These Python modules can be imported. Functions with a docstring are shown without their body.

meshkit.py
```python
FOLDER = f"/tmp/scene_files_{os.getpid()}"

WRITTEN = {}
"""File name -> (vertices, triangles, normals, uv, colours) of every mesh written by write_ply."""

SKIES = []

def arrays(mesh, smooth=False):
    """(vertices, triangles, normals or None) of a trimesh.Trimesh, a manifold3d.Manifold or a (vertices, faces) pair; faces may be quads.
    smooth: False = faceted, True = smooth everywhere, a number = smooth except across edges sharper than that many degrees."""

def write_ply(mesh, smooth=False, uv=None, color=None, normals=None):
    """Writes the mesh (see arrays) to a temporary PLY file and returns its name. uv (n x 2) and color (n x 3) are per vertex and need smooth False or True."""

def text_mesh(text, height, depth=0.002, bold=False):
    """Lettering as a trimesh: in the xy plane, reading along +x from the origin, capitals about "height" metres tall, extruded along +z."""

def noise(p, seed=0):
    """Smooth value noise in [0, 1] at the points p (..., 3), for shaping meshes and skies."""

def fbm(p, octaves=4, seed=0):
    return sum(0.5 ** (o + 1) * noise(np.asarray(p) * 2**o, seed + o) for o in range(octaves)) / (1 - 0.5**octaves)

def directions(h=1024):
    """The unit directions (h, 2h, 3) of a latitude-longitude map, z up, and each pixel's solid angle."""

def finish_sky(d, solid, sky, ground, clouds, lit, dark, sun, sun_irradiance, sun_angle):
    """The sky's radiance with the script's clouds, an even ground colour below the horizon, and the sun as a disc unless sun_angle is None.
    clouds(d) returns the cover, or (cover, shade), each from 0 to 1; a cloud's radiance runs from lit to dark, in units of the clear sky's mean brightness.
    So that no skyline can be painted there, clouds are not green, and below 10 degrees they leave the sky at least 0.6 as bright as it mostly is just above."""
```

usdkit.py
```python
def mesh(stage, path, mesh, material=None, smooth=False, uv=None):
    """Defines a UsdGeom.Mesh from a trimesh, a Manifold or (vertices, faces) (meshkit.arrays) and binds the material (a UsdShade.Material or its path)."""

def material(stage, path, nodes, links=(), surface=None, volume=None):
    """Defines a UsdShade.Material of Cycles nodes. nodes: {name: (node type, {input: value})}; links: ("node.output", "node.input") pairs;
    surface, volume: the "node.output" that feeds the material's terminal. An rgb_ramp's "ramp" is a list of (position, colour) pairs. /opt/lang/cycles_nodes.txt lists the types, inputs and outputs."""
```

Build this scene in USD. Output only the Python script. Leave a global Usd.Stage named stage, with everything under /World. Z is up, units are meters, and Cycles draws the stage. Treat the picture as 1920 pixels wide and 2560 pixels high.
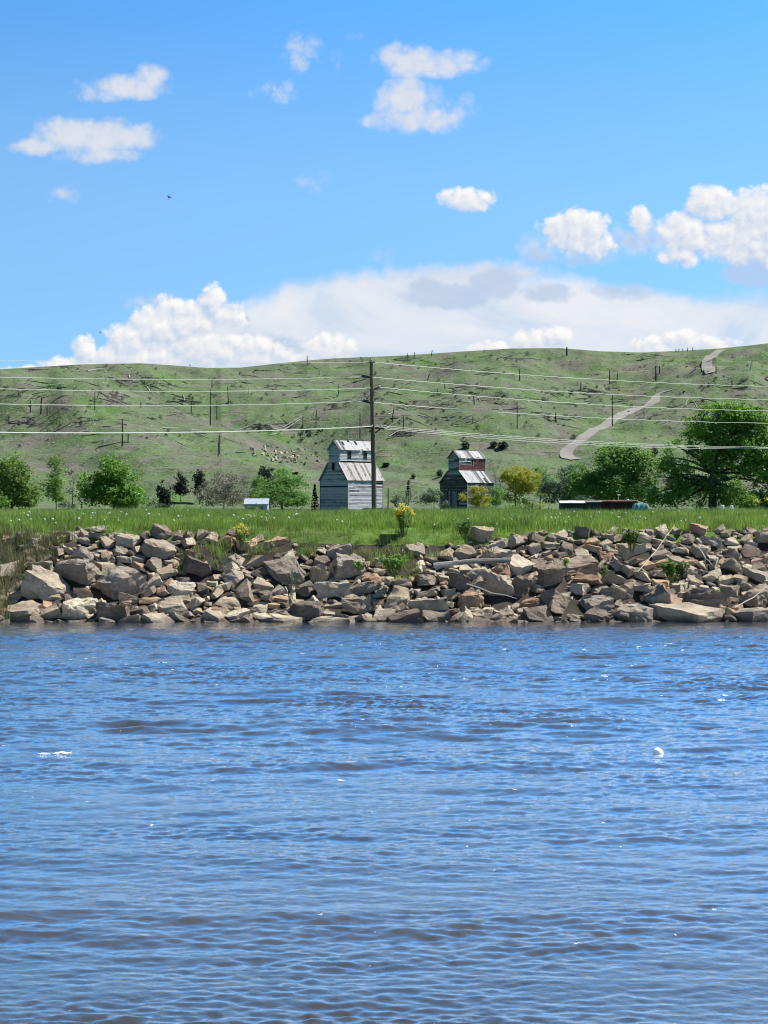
import math, random
import numpy as np, trimesh, manifold3d as mf, usdkit, meshkit
from shapely.geometry import Polygon, box as sbox
from pxr import Usd, UsdGeom, UsdLux, UsdShade, Gf, Sdf, Vt

stage = Usd.Stage.CreateInMemory()
UsdGeom.SetStageUpAxis(stage, 'Z')
UsdGeom.SetStageMetersPerUnit(stage, 1.0)
UsdGeom.Xform.Define(stage, '/World')
rng = np.random.default_rng(7)

# ------------------------------------------------------------------ camera
F, EYE = 4900.0, 3.4            # focal length in photo pixels, eye height above the water
cam = UsdGeom.Camera.Define(stage, '/World/camera')
cam.AddTranslateOp().Set((0, 0, EYE))
cam.AddRotateXYZOp().Set((90, 0, 0))
cam.CreateHorizontalApertureAttr(36.0)
cam.CreateFocalLengthAttr(36.0 * F / 1920)
cam.CreateClippingRangeAttr((0.5, 20000.0))
cam.CreateExposureAttr(1.35)

# ------------------------------------------------------------------ sun and sky
SUN_EL, SUN_A = math.radians(56), math.radians(20)       # SUN_A: from +x towards +y (behind the scene, right)
SUN = np.array([math.cos(SUN_EL) * math.cos(SUN_A), math.cos(SUN_EL) * math.sin(SUN_A), math.sin(SUN_EL)])
sun = UsdLux.DistantLight.Define(stage, '/World/sun')
sun.CreateIntensityAttr(1.25)
sun.CreateAngleAttr(0.53)
sun.CreateNormalizeAttr(True)
sun.CreateColorAttr(Gf.Vec3f(1.0, 0.96, 0.89))
sun.AddRotateZOp().Set(math.degrees(SUN_A) - 90)
sun.AddRotateXOp().Set(-(90 - math.degrees(SUN_EL)))


class Graph:
    """Collects shader nodes and links."""
    def __init__(g):
        g.n, g.l, g.c = {}, [], 0

    def add(g, kind, out, vals=None, **ins):
        name = f'n{g.c}'
        g.c += 1
        v = dict(vals or {})
        for k, x in ins.items():
            if isinstance(x, str) and '.' in x:
                g.l.append((x, f'{name}.{k}'))
            else:
                v[k] = x
        g.n[name] = (kind, v)
        return f'{name}.{out}'

    def math(g, t, a, b=0.0, c=0.0, clamp=False):
        return g.add('math', 'value', {'math_type': t, 'use_clamp': clamp}, value1=a, value2=b, value3=c)

    def noise(g, vec, scale, detail=3.0, rough=0.55, dist=0.0, out='fac'):
        return g.add('noise_texture', out, {'dimensions': '3D', 'type': 'fBM'}, vector=vec, scale=scale, detail=detail, roughness=rough, distortion=dist)

    def ramp(g, fac, stops, out='color'):
        return g.add('rgb_ramp', out, {'ramp': stops}, fac=fac)

    def remap(g, v, a, b, c=0.0, d=1.0, t='smoothstep'):
        return g.add('map_range', 'result', {'range_type': t, 'clamp': True}, value=v, from_min=a, from_max=b, to_min=c, to_max=d)

    def mix(g, fac, a, b, t='mix'):
        return g.add('mix_color', 'result', {'blend_type': t}, fac=fac, a=a, b=b)

    def stretch(g, vec, s):
        return g.add('mapping', 'vector', {'mapping_type': 'point', 'scale': s}, vector=vec)

    def build(g, path, surface=None, volume=None):
        return usdkit.material(stage, path, g.n, g.l, surface=surface, volume=volume)


# clouds: centre x, y, half width, half height (hundredths of the picture's unit), weight
SOFT = [
    (313, 218, 112, 32, .85), (250, 235, 66, 22, .7), (375, 203, 50, 36, .75),
    (225, 340, 125, 46, 1.05), (100, 365, 85, 20, .7), (335, 340, 66, 34, .9), (250, 385, 100, 22, .7),
    (145, 488, 52, 24, .42), (752, 125, 56, 44, .5), (908, 92, 36, 15, .36), (694, 228, 42, 26, .45), (630, 222, 26, 18, .28), (838, 150, 25, 30, .26),
    (1010, 145, 86, 38, .85), (1120, 158, 86, 34, .85), (1065, 168, 125, 28, .8),
    (1025, 250, 82, 54, .8), (1065, 298, 130, 34, .8), (1160, 272, 46, 40, .72), (950, 300, 50, 22, .5),
    (790, 454, 44, 26, .38), (960, 640, 40, 22, .22), (1600, 605, 130, 44, .55), (1350, 610, 60, 34, .5), (1080, 690, 150, 28, .5), (1240, 680, 120, 30, .55), (390, 755, 80, 24, .5),
    (-420, 520, 170, 70, .8), (2250, 430, 150, 60, .8),
]
CUMULUS = [
    (1168, 500, 66, 30, .95), (1125, 490, 36, 22, .7),
    (1445, 580, 78, 56, 1.05), (1395, 565, 52, 38, .8), (1490, 612, 52, 38, .8), (1597, 548, 34, 34, .7),
    (1780, 510, 62, 48, 1.1), (1890, 530, 80, 60, 1.1), (1715, 585, 70, 50, 1.0), (1840, 600, 120, 60, 1.0), (1980, 590, 110, 90, 1.1), (1700, 640, 60, 30, .7),
    (60, 935, 66, 22, .9), (190, 915, 90, 26, .9), (212, 875, 36, 36, 1.0), (262, 895, 60, 34, .9),
    (320, 850, 60, 46, 1.0), (390, 822, 70, 56, 1.0), (470, 800, 70, 50, 1.0), (528, 752, 36, 42, 1.0), (572, 790, 44, 40, .9), (430, 765, 50, 28, .7), (520, 870, 120, 46, 1.0), (640, 880, 70, 40, .9), (345, 900, 120, 40, 1.0),
    (820, 870, 74, 40, .9), (760, 895, 70, 26, .8), (1250, 870, 80, 24, .8), (1330, 850, 56, 34, .9), (1390, 840, 40, 30, .9), (1640, 865, 60, 28, .9), (1700, 845, 60, 24, .8), (1790, 860, 60, 20, .7),
    (2300, 720, 220, 110, 1.0),
]
BANK = [(700, 850, 170, 95, 1.0), (850, 810, 210, 105, 1.05), (1000, 790, 200, 105, 1.05), (1200, 790, 260, 110, 1.1), (1080, 740, 130, 55, .9), (520, 860, 170, 90, .8),
        (1330, 770, 190, 75, .95), (1450, 810, 300, 85, 1.1), (1650, 830, 330, 85, 1.1), (1900, 840, 300, 90, 1.1), (1850, 760, 260, 40, .45), (2200, 840, 300, 90, 1.0), (1200, 900, 700, 60, 1.0), (1800, 900, 500, 50, 1.0)]
GREY = [(1110, 742, 110, 30, .8), (1060, 720, 50, 24, .6), (1240, 712, 60, 40, .75), (1360, 735, 66, 26, .65), (705, 868, 60, 26, .6), (600, 795, 26, 16, .6), (1560, 730, 90, 22, .5), (1880, 690, 80, 26, .7), (1890, 660, 60, 26, .6), (620, 850, 60, 36, .4), (1570, 610, 90, 30, .4), (450, 860, 40, 30, .45), (1480, 650, 70, 18, .4), (1340, 640, 40, 20, .35)]


def cloud_field(g, p, clouds, an, av, vs=1.9, ns=0.75):
    """Density of the clouds at p (x, y in hundreds of pixels on the tangent plane ahead); an, av: ragged and billowing relief."""
    top = None
    for x, y, a, b, w in clouds:
        q = g.add('mapping', 'vector', {'mapping_type': 'texture', 'location': ((x - 960) / 100, (1280 - y) / 100, 0), 'scale': (a * 1.3 / 100, b * 1.32 / 100, 1)}, vector=p)
        r = g.add('vector_math', 'value', {'math_type': 'dot_product'}, vector1=q, vector2=q)
        f = g.math('multiply_add', r, -w, w)
        top = f if top is None else g.math('maximum', top, f)
    top = g.math('maximum', top, -1.5)
    n = g.noise(p, ns, 5.0, 0.56, 0.25)
    s = g.math('multiply_add', n, an, -an / 2)
    if av:
        wob = g.noise(p, 2.3, 2.0, 0.5, 0.0, 'color')
        pv = g.add('vector_math', 'vector', {'math_type': 'multiply_add', 'vector2': (.32, .32, .32)}, vector1=wob, vector3=p)
        vo = g.add('voronoi_texture', 'distance', {'dimensions': '3D', 'feature': 'f1', 'metric': 'euclidean'}, vector=pv, scale=vs, detail=2.0, roughness=.5, lacunarity=2.2)
        s = g.math('add', s, g.math('multiply_add', vo, -av, av * .45))
    return g.math('add', top, s)


g = Graph()
d = g.add('texture_coordinate', 'generated')
xyz = g.add('separate_xyz', 'x', vector=d)
nx, ny, nz = xyz, xyz.replace('.x', '.y'), xyz.replace('.x', '.z')
# clear sky, looked up a little higher than the view so that the low sky keeps its blue
hi = g.math('multiply_add', g.math('absolute', nz), 1.0, 0.17)
sv = g.add('vector_math', 'vector', {'math_type': 'normalize'}, vector1=g.add('combine_xyz', 'vector', x=nx, y=ny, z=hi))
sky = g.add('sky_texture', 'color', {'sky_type': 'single_scattering', 'sun_disc': False, 'sun_elevation': SUN_EL, 'sun_rotation': math.pi / 2 - SUN_A, 'air_density': 1.0, 'aerosol_density': 0.0, 'ozone_density': 1.0}, vector=sv)
norm = g.mix(1.0, sky, (.145, .145, .145), 'multiply')
sat = g.add('gamma', 'color', {'gamma': 1.9}, color=norm)
gain = g.remap(nz, 0.0, 0.26, 1.10, 1.85, 'linear')
clear = g.add('vector_math', 'vector', {'math_type': 'scale'}, vector1=g.mix(1.0, sat, (4.0, 5.73, 4.67), 'multiply'), scale=gain)
hz_ = g.math('add', g.remap(nz, 0.14, 0.27, 0.2, 0.0), g.remap(nz, 0.0, 0.14, 0.08, 0.0))
clear = g.mix(hz_, clear, (2.83, 3.33, 3.8))
# clouds ahead
yy = g.math('maximum', ny, 0.05)
P = g.add('combine_xyz', 'vector', x=g.math('multiply', g.math('divide', nx, yy), F / 100), y=g.math('multiply', g.math('divide', nz, yy), F / 100), z=0.0)
ahead = g.remap(ny, 0.5, 0.75)
ADD = lambda p, v: g.add('vector_math', 'vector', {'math_type': 'add', 'vector2': v}, vector1=p)
cover = lambda f, lo, hi, k=1.0: g.math('multiply', g.remap(f, lo, hi, 0.0, k), ahead)
fs = cloud_field(g, P, SOFT, 1.35, .42, 2.6)
a_soft = cover(fs, -0.12, 0.75, .92)
c_soft = g.ramp(g.math('multiply_add', fs, .55, .25), [(0, (2.3, 2.65, 3.25)), (.45, (2.75, 2.9, 3.25)), (1, (3.2, 3.25, 3.4))])
fk = cloud_field(g, P, BANK, .95, .16, 2.0, ns=.7)
a_bank = cover(fk, -0.05, 0.6, .88)
c_bank = g.ramp(g.noise(g.stretch(P, (.5, 1.1, 1.0)), .55, 4.0, .6, .6), [(.36, (2.4, 2.8, 3.35)), (.5, (3.1, 3.2, 3.4)), (.64, (3.55, 3.45, 3.45))])
fc = cloud_field(g, P, CUMULUS, .90, .50, 2.7)
fc2 = cloud_field(g, ADD(P, (.10, .17, 0)), CUMULUS, .90, .50, 2.7)
a_cum = cover(fc, -0.04, 0.46, .96)
c_cum = g.ramp(g.math('multiply_add', g.math('subtract', fc, fc2), .75, .58, True), [(0, (1.9, 2.3, 3.0)), (.3, (2.35, 2.7, 3.25)), (.55, (2.95, 3.1, 3.4)), (.8, (3.5, 3.5, 3.55)), (1, (3.9, 3.85, 3.8))])
fg = cloud_field(g, P, GREY, 1.0, .3, 2.4)
ag = cover(fg, -0.05, 0.4, .75)
# clouds elsewhere: the same fair-weather cumulus all round
Q = g.add('vector_math', 'vector', {'math_type': 'scale'}, vector1=d, scale=g.math('divide', 1.0, g.math('add', g.math('absolute', nz), 0.12)))
m1 = g.noise(Q, 1.5, 5.0, 0.55)
Q2 = g.add('vector_math', 'vector', {'math_type': 'add', 'vector2': (.08, .03, .05)}, vector1=Q)
m2 = g.noise(Q2, 1.5, 5.0, 0.55)
lowband = g.math('subtract', 1.0, ahead)
a2 = g.math('multiply', g.remap(m1, 0.59, 0.73), lowband)
lit2 = g.math('multiply_add', g.math('subtract', m1, m2), 4.0, 0.7, True)
c_far = g.ramp(lit2, [(0, (2.5, 2.95, 3.7)), (.5, (3.5, 3.7, 4.0)), (1, (4.4, 4.35, 4.3))])
skyc = clear
for al, co in ((g.math('multiply', a2, .95), c_far), (a_bank, c_bank), (a_soft, c_soft), (ag, (1.95, 2.4, 3.15)), (a_cum, c_cum)):
    skyc = g.mix(al, skyc, co)
bg = g.add('background_shader', 'background', color=skyc, strength=0.1)
dome = UsdLux.DomeLight.Define(stage, '/World/sky')
UsdShade.MaterialBindingAPI.Apply(dome.GetPrim()).Bind(g.build('/World/Looks/sky', bg))
dome.GetPrim().SetCustomDataByKey('kind', 'structure')

# ------------------------------------------------------------------ helpers
used = {}


def numbered(parent, name):
    k = used.get((parent, name), 0)
    used[(parent, name)] = k + 1
    return f'{parent}/{name}' if k == 0 else f'{parent}/{name}_{k:03d}'


def tag(prim, label=None, cat=None, group=None, kind=None):
    for k, v in (('label', label), ('category', cat), ('group', group), ('kind', kind)):
        if v:
            prim.SetCustomDataByKey(k, v)
    return prim


def thing(name, label, cat, loc=(0, 0, 0), rotz=0.0, group=None):
    x = UsdGeom.Xform.Define(stage, numbered('/World', name))
    x.AddTranslateOp().Set(Gf.Vec3d(*map(float, loc)))
    if rotz:
        x.AddRotateZOp().Set(float(rotz))
    return tag(x.GetPrim(), label, cat, group)


def obj(name, mesh, m, parent=None, smooth=False, label=None, cat=None, group=None, kind=None, loc=None):
    p = '/World' if parent is None else str(parent.GetPath())
    r = usdkit.mesh(stage, numbered(p, name), mesh, m, smooth=smooth)
    if loc is not None:
        r.AddTranslateOp().Set(Gf.Vec3d(*map(float, loc)))
    return tag(r.GetPrim(), label, cat, group, kind)


ORD = ['', 'second ', 'third ', 'fourth ', 'fifth ', 'sixth ', 'seventh ', 'eighth ', 'ninth ', 'tenth ', 'eleventh ', 'twelfth ']


def name_apart(items, marks):
    """Labels that single things out: each by its kind, its side of the nearest landmark and its rank outwards from it.
    items: (prim, x, y, noun) and marks: (x, y, words), in any common picture-like plane with y down."""
    seen = {}
    todo = []
    for prim, x, y, noun in items:
        k = min(range(len(marks)), key=lambda i: (x - marks[i][0]) ** 2 + 2.5 * (y - marks[i][1]) ** 2)
        dx, dy = x - marks[k][0], y - marks[k][1]
        side = ('right of' if dx > 0 else 'left of') if abs(dx) > 1.2 * abs(dy) else ('below' if dy > 0 else 'above')
        todo.append((math.hypot(dx, dy), prim, noun, side, marks[k][2]))
    for _, prim, noun, side, mark in sorted(todo, key=lambda q: q[0]):
        n = seen.get((noun, side, mark), 0)
        seen[(noun, side, mark)] = n + 1
        tag(prim, f'{ORD[min(n, 11)]}{noun} {side} {mark}')


def px(x, y, D):
    return np.array([(x - 960) / F * D, D, EYE - (y - 1280) / F * D])


def cat(ms):
    return trimesh.util.concatenate(ms)


def bx(x0, x1, y0, y1, z0, z1):
    m = trimesh.creation.box((x1 - x0, y1 - y0, z1 - z0))
    m.apply_translation(((x0 + x1) / 2, (y0 + y1) / 2, (z0 + z1) / 2))
    return m


def tube(pts, rad, sides=6):
    p = np.asarray(pts, float)
    r = np.broadcast_to(np.asarray(rad, float), (len(p),))
    t = np.gradient(p, axis=0)
    t /= np.linalg.norm(t, axis=1, keepdims=True) + 1e-9
    up = np.where(np.abs(t[:, 2:]) < .9, [[0, 0, 1.]], [[1., 0, 0]])
    a = np.cross(t, up)
    a /= np.linalg.norm(a, axis=1, keepdims=True) + 1e-9
    b = np.cross(t, a)
    an = np.arange(sides) * 2 * np.pi / sides
    v = (p[:, None] + r[:, None, None] * (np.cos(an)[None, :, None] * a[:, None] + np.sin(an)[None, :, None] * b[:, None])).reshape(-1, 3)
    i, j = np.meshgrid(np.arange(len(p) - 1), np.arange(sides), indexing='ij')
    q = np.stack([i * sides + j, i * sides + (j + 1) % sides, (i + 1) * sides + (j + 1) % sides, (i + 1) * sides + j], -1).reshape(-1, 4)
    f = np.vstack([q[:, [0, 2, 1]], q[:, [0, 3, 2]]])
    n = len(v)
    v = np.vstack([v, p[0], p[-1]])
    k = np.arange(sides)
    k2 = (k + 1) % sides
    e = (len(p) - 1) * sides
    f = np.vstack([f, np.stack([np.full(sides, n), k, k2], 1), np.stack([np.full(sides, n + 1), e + k2, e + k], 1)])
    return trimesh.Trimesh(v, f, process=False)


def bez(a, b, c, n=8):
    t = np.linspace(0, 1, n)[:, None]
    return (1 - t) ** 2 * np.asarray(a) + 2 * t * (1 - t) * np.asarray(b) + t ** 2 * np.asarray(c)


# ------------------------------------------------------------------ materials
K = .80          # all base colours are quoted a little high for this exposure


WARM = (1.14, 1.07, .97)


def dim(c, k=K):
    return tuple(x * k for x in c)


def mat_simple(name, col, rough=.8, spec=.3, metal=0.0):
    return usdkit.material(stage, f'/World/Looks/{name}', {'p': ('principled_bsdf', {'base_color': dim(col), 'roughness': rough, 'specular_ior_level': spec, 'metallic': metal})}, [], surface='p.BSDF')


def mat_leaf(name, dark, light, trans=.35):
    g = Graph()
    isl = g.add('geometry', 'random_per_island')
    rnd = g.add('object_info', 'random')
    pos = g.add('geometry', 'position')
    n = g.noise(pos, .8, 2.0)
    f = g.math('add', g.math('multiply', isl, .6), g.math('multiply', n, .5))
    c = g.ramp(f, [(0.1, dim(dark)), (.9, dim(light))])
    c = g.add('hsv', 'color', hue=g.math('multiply_add', rnd, .03, .485), saturation=1.0, value=g.math('multiply_add', rnd, .3, .85), fac=1.0, color=c)
    a = g.add('principled_bsdf', 'BSDF', {'roughness': .55, 'specular_ior_level': .25}, base_color=c)
    b = g.add('translucent_bsdf', 'BSDF', color=c)
    return g.build(f'/World/Looks/{name}', g.add('mix_closure', 'closure', fac=trans, closure1=a, closure2=b))


def mat_stone(name, a, b, c, wet=0.0):
    """Sandstone: bedding bands, blotches, pits; a, b, c from dark to light."""
    g = Graph()
    o = g.add('texture_coordinate', 'object')
    pos = g.add('geometry', 'position')
    rnd = g.add('object_info', 'random')
    isl = g.add('geometry', 'random_per_island')
    n1 = g.noise(pos, 1.7, 5.0, .6)
    bed = g.noise(g.stretch(pos, (.9, .9, 5.0)), 1.3, 5.0, .65, .9)
    fine = g.noise(pos, 28.0, 4.0, .65)
    f = g.math('add', g.math('multiply', n1, .55), g.math('add', g.math('multiply', bed, .35), g.math('multiply', fine, .16)))
    a, b, c = (tuple(x * w * 1.06 for x, w in zip(q, WARM)) for q in (a, b, c))
    col = g.ramp(f, [(.32, dim(a)), (.5, dim(b)), (.68, dim(c))])
    v = g.math('add', g.math('multiply_add', rnd, .5, .62), g.math('multiply', isl, .25))
    col = g.add('hsv', 'color', hue=g.math('multiply_add', rnd, .016, .492), saturation=g.math('multiply_add', isl, .35, .85), value=v, fac=1.0, color=col)
    # lichen and dirt specks
    sp = g.remap(g.noise(pos, 9.0, 3.0, .6), .6, .72)
    col = g.mix(g.math('multiply', sp, .5), col, (.09, .08, .065))
    # damp band just above the river
    z = g.add('separate_xyz', 'z', vector=pos)
    damp = g.remap(g.math('add', z, g.math('multiply', n1, .25)), .16, .38, 1.0, 0.0)
    col = g.mix(g.math('multiply', damp, .75), col, (.045, .038, .03))
    h = g.math('add', g.math('multiply', bed, .35), g.math('add', g.math('multiply', fine, .45), g.math('multiply', g.noise(pos, 7.0, 4.0, .6), .6)))
    bump = g.add('bump', 'normal', {'strength': 1.0, 'distance': .09}, height=h)
    s = g.add('principled_bsdf', 'BSDF', {'specular_ior_level': .2}, base_color=col, roughness=g.math('multiply_add', damp, -.45, .92), normal=bump)
    return g.build(f'/World/Looks/{name}', s)


STONE = [
    mat_stone('sandstone_tan', (.129, .102, .068), (.273, .224, .151), (.394, .333, .238)),
    mat_stone('sandstone_pale', (.189, .159, .114), (.341, .292, .216), (.454, .401, .303)),
    mat_stone('sandstone_grey', (.106, .091, .072), (.219, .189, .151), (.325, .287, .230)),
    mat_stone('sandstone_rust', (.151, .087, .046), (.303, .186, .098), (.394, .287, .181)),
    mat_stone('sandstone_brown', (.076, .057, .041), (.159, .125, .095), (.257, .212, .167)),
]


def mat_board(name, bare, paint, cover, streak=(.5, .5, 7.0), contrast=.12):
    """Weathered boards: old paint flaking off bare wood in runs along the grain."""
    g = Graph()
    o = g.add('texture_coordinate', 'object')
    pos = g.add('geometry', 'position')
    rnd = g.add('object_info', 'random')
    isl = g.add('geometry', 'random_per_island')
    r2 = g.math('fraction', g.math('multiply', rnd, 7.31))
    off = g.add('combine_xyz', 'vector', x=g.math('multiply', rnd, 40.0), y=0.0, z=g.math('multiply', rnd, 25.0))
    q = g.stretch(g.add('vector_math', 'vector', {'math_type': 'add'}, vector1=pos, vector2=off), streak)
    n = g.noise(q, 1.1, 5.0, .6)
    grain = g.noise(g.stretch(pos, (streak[0] * 3, streak[1] * 3, streak[2] * 3)), 2.0, 3.0, .6)
    f = g.math('add', g.math('multiply', n, .75), g.math('multiply', r2, .3))
    k = g.remap(f, cover - contrast, cover + contrast)
    bare, paint = dim(bare), dim(paint)
    c1 = g.mix(grain, tuple(x * .6 for x in bare), bare)
    c2 = g.mix(grain, tuple(x * .78 for x in paint), paint)
    col = g.mix(k, c1, c2)
    bump = g.add('bump', 'normal', {'strength': .4, 'distance': .02}, height=grain)
    return g.build(f'/World/Looks/{name}', g.add('principled_bsdf', 'BSDF', {'roughness': .8, 'specular_ior_level': .2}, base_color=col, normal=bump))


M = {}
M['board_white'] = mat_board('board_white', (.075, .066, .063), (.50, .50, .525), .46)
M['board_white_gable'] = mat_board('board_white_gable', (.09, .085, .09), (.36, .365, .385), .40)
M['board_grey'] = mat_board('board_grey', (.075, .07, .07), (.30, .31, .34), .56)
M['board_dark'] = mat_board('board_dark', (.036, .031, .029), (.125, .11, .10), .56)
M['board_red'] = mat_board('board_red', (.065, .028, .024), (.15, .05, .04), .5)
M['trim_white'] = mat_board('trim_white', (.13, .125, .12), (.40, .40, .40), .45)
M['shingle'] = mat_board('shingle', (.10, .09, .083), (.34, .325, .31), .47, streak=(1.6, 1.6, .5))
M['roof_bright'] = mat_board('roof_bright', (.16, .155, .15), (.35, .345, .34), .38, streak=(2.0, 2.0, .4))
M['tin_bright'] = mat_board('tin_bright', (.15, .145, .135), (.33, .335, .34), .36, streak=(2.0, 2.0, .4))
M['tin_rust'] = mat_board('tin_rust', (.13, .09, .07), (.40, .395, .38), .50, streak=(2.2, 2.2, .6))
M['tin_dark'] = mat_board('tin_dark', (.055, .06, .055), (.13, .14, .13), .5, streak=(2.0, 2.0, .4))
M['void'] = mat_simple('dark_inside', (.012, .012, .014), .9, .05)
M['core'] = mat_simple('bare_sheathing', (.028, .024, .023), .9, .1)
M['pole_wood'] = mat_board('pole_wood', (.045, .028, .02), (.13, .092, .07), .52, streak=(3.0, 3.0, .35))
M['insulator'] = mat_simple('porcelain', (.30, .31, .30), .25, .5)
M['wire'] = mat_simple('aluminium_wire', (.46, .475, .43), .55, .4)
M['char'] = mat_simple('charred_wood', (.045, .042, .04), .85, .2)
M['snag_grey'] = mat_board('snag_grey', (.03, .027, .025), (.13, .12, .11), .55, streak=(1.5, 1.5, .3))
M['bleached'] = mat_simple('bleached_wood', (.42, .39, .34), .8, .2)
M['driftwood'] = mat_board('driftwood', (.16, .14, .12), (.50, .47, .42), .42, streak=(.6, 3.0, 3.0))
M['bark'] = mat_board('bark', (.022, .017, .013), (.075, .06, .048), .52, streak=(2.0, 2.0, .5))
M['bark_pale'] = mat_board('bark_pale', (.10, .085, .07), (.26, .235, .205), .5, streak=(2.0, 2.0, .5))
M['leaf_mid'] = mat_leaf('leaf_mid', (0.090, 0.192, 0.044), (0.450, 0.700, 0.135), .45)
M['leaf_dark'] = mat_leaf('leaf_dark', (0.055, 0.127, 0.039), (0.282, 0.466, 0.098), .42)
M['leaf_bright'] = mat_leaf('leaf_bright', (0.099, 0.215, 0.033), (0.414, 0.629, 0.108), .45)
M['leaf_grey'] = mat_leaf('leaf_grey', (0.079, 0.125, 0.072), (0.265, 0.344, 0.198), .4)
M['leaf_yellow'] = mat_leaf('leaf_yellow', (0.308, 0.330, 0.033), (0.770, 0.814, 0.088), .45)
M['leaf_bare'] = mat_leaf('leaf_bare', (.14, .135, .09), (.27, .26, .175), .2)
M['needle'] = mat_leaf('needle', (0.015, 0.030, 0.019), (0.057, 0.087, 0.046), .1)
M['needle_brown'] = mat_leaf('needle_brown', (.025, .022, .014), (.06, .05, .032), .1)
M['juniper'] = mat_leaf('juniper', (.008, .018, .008), (.026, .046, .018), .1)
M['grass'] = mat_leaf('grass_blade', (0.129, 0.242, 0.032), (0.612, 0.773, 0.144), .45)
M['grass_dry'] = mat_leaf('grass_dry', (0.120, 0.120, 0.048), (0.324, 0.282, 0.144), .3)
M['weed'] = mat_leaf('weed_leaf', (0.064, 0.157, 0.029), (0.286, 0.458, 0.072), .4)
M['weed_stem'] = mat_simple('weed_stem', (.09, .14, .04), .6)
M['dead_stem'] = mat_simple('dead_stem', (.23, .19, .13), .8)
M['petal'] = mat_simple('yellow_flower', (.62, .52, .02), .6)
M['seed_head'] = mat_simple('seed_head', (.5, .51, .42), .9)
M['foam'] = mat_simple('foam_white', (.85, .87, .88), .5)
M['bird'] = mat_simple('bird_feather', (.02, .02, .024), .7)
M['white_paint'] = mat_simple('white_paint', (.78, .79, .80), .4)
M['red_siding'] = mat_board('red_siding', (.03, .018, .016), (.06, .029, .026), .45, streak=(4.0, 4.0, .4))
M['dark_siding'] = mat_board('dark_siding', (.02, .02, .022), (.06, .06, .065), .5, streak=(4.0, 4.0, .4))
M['teal'] = mat_simple('teal_tarp', (.06, .19, .17), .6)
M['teal_dark'] = mat_simple('teal_dark', (.035, .10, .09), .6)
M['glass'] = mat_simple('window_glass', (.02, .025, .03), .1, .6)
M['tyre'] = mat_simple('tyre_rubber', (.02, .02, .02), .8)
M['pale_blue'] = mat_simple('pale_blue_tin', (.27, .30, .34), .5)


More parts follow.
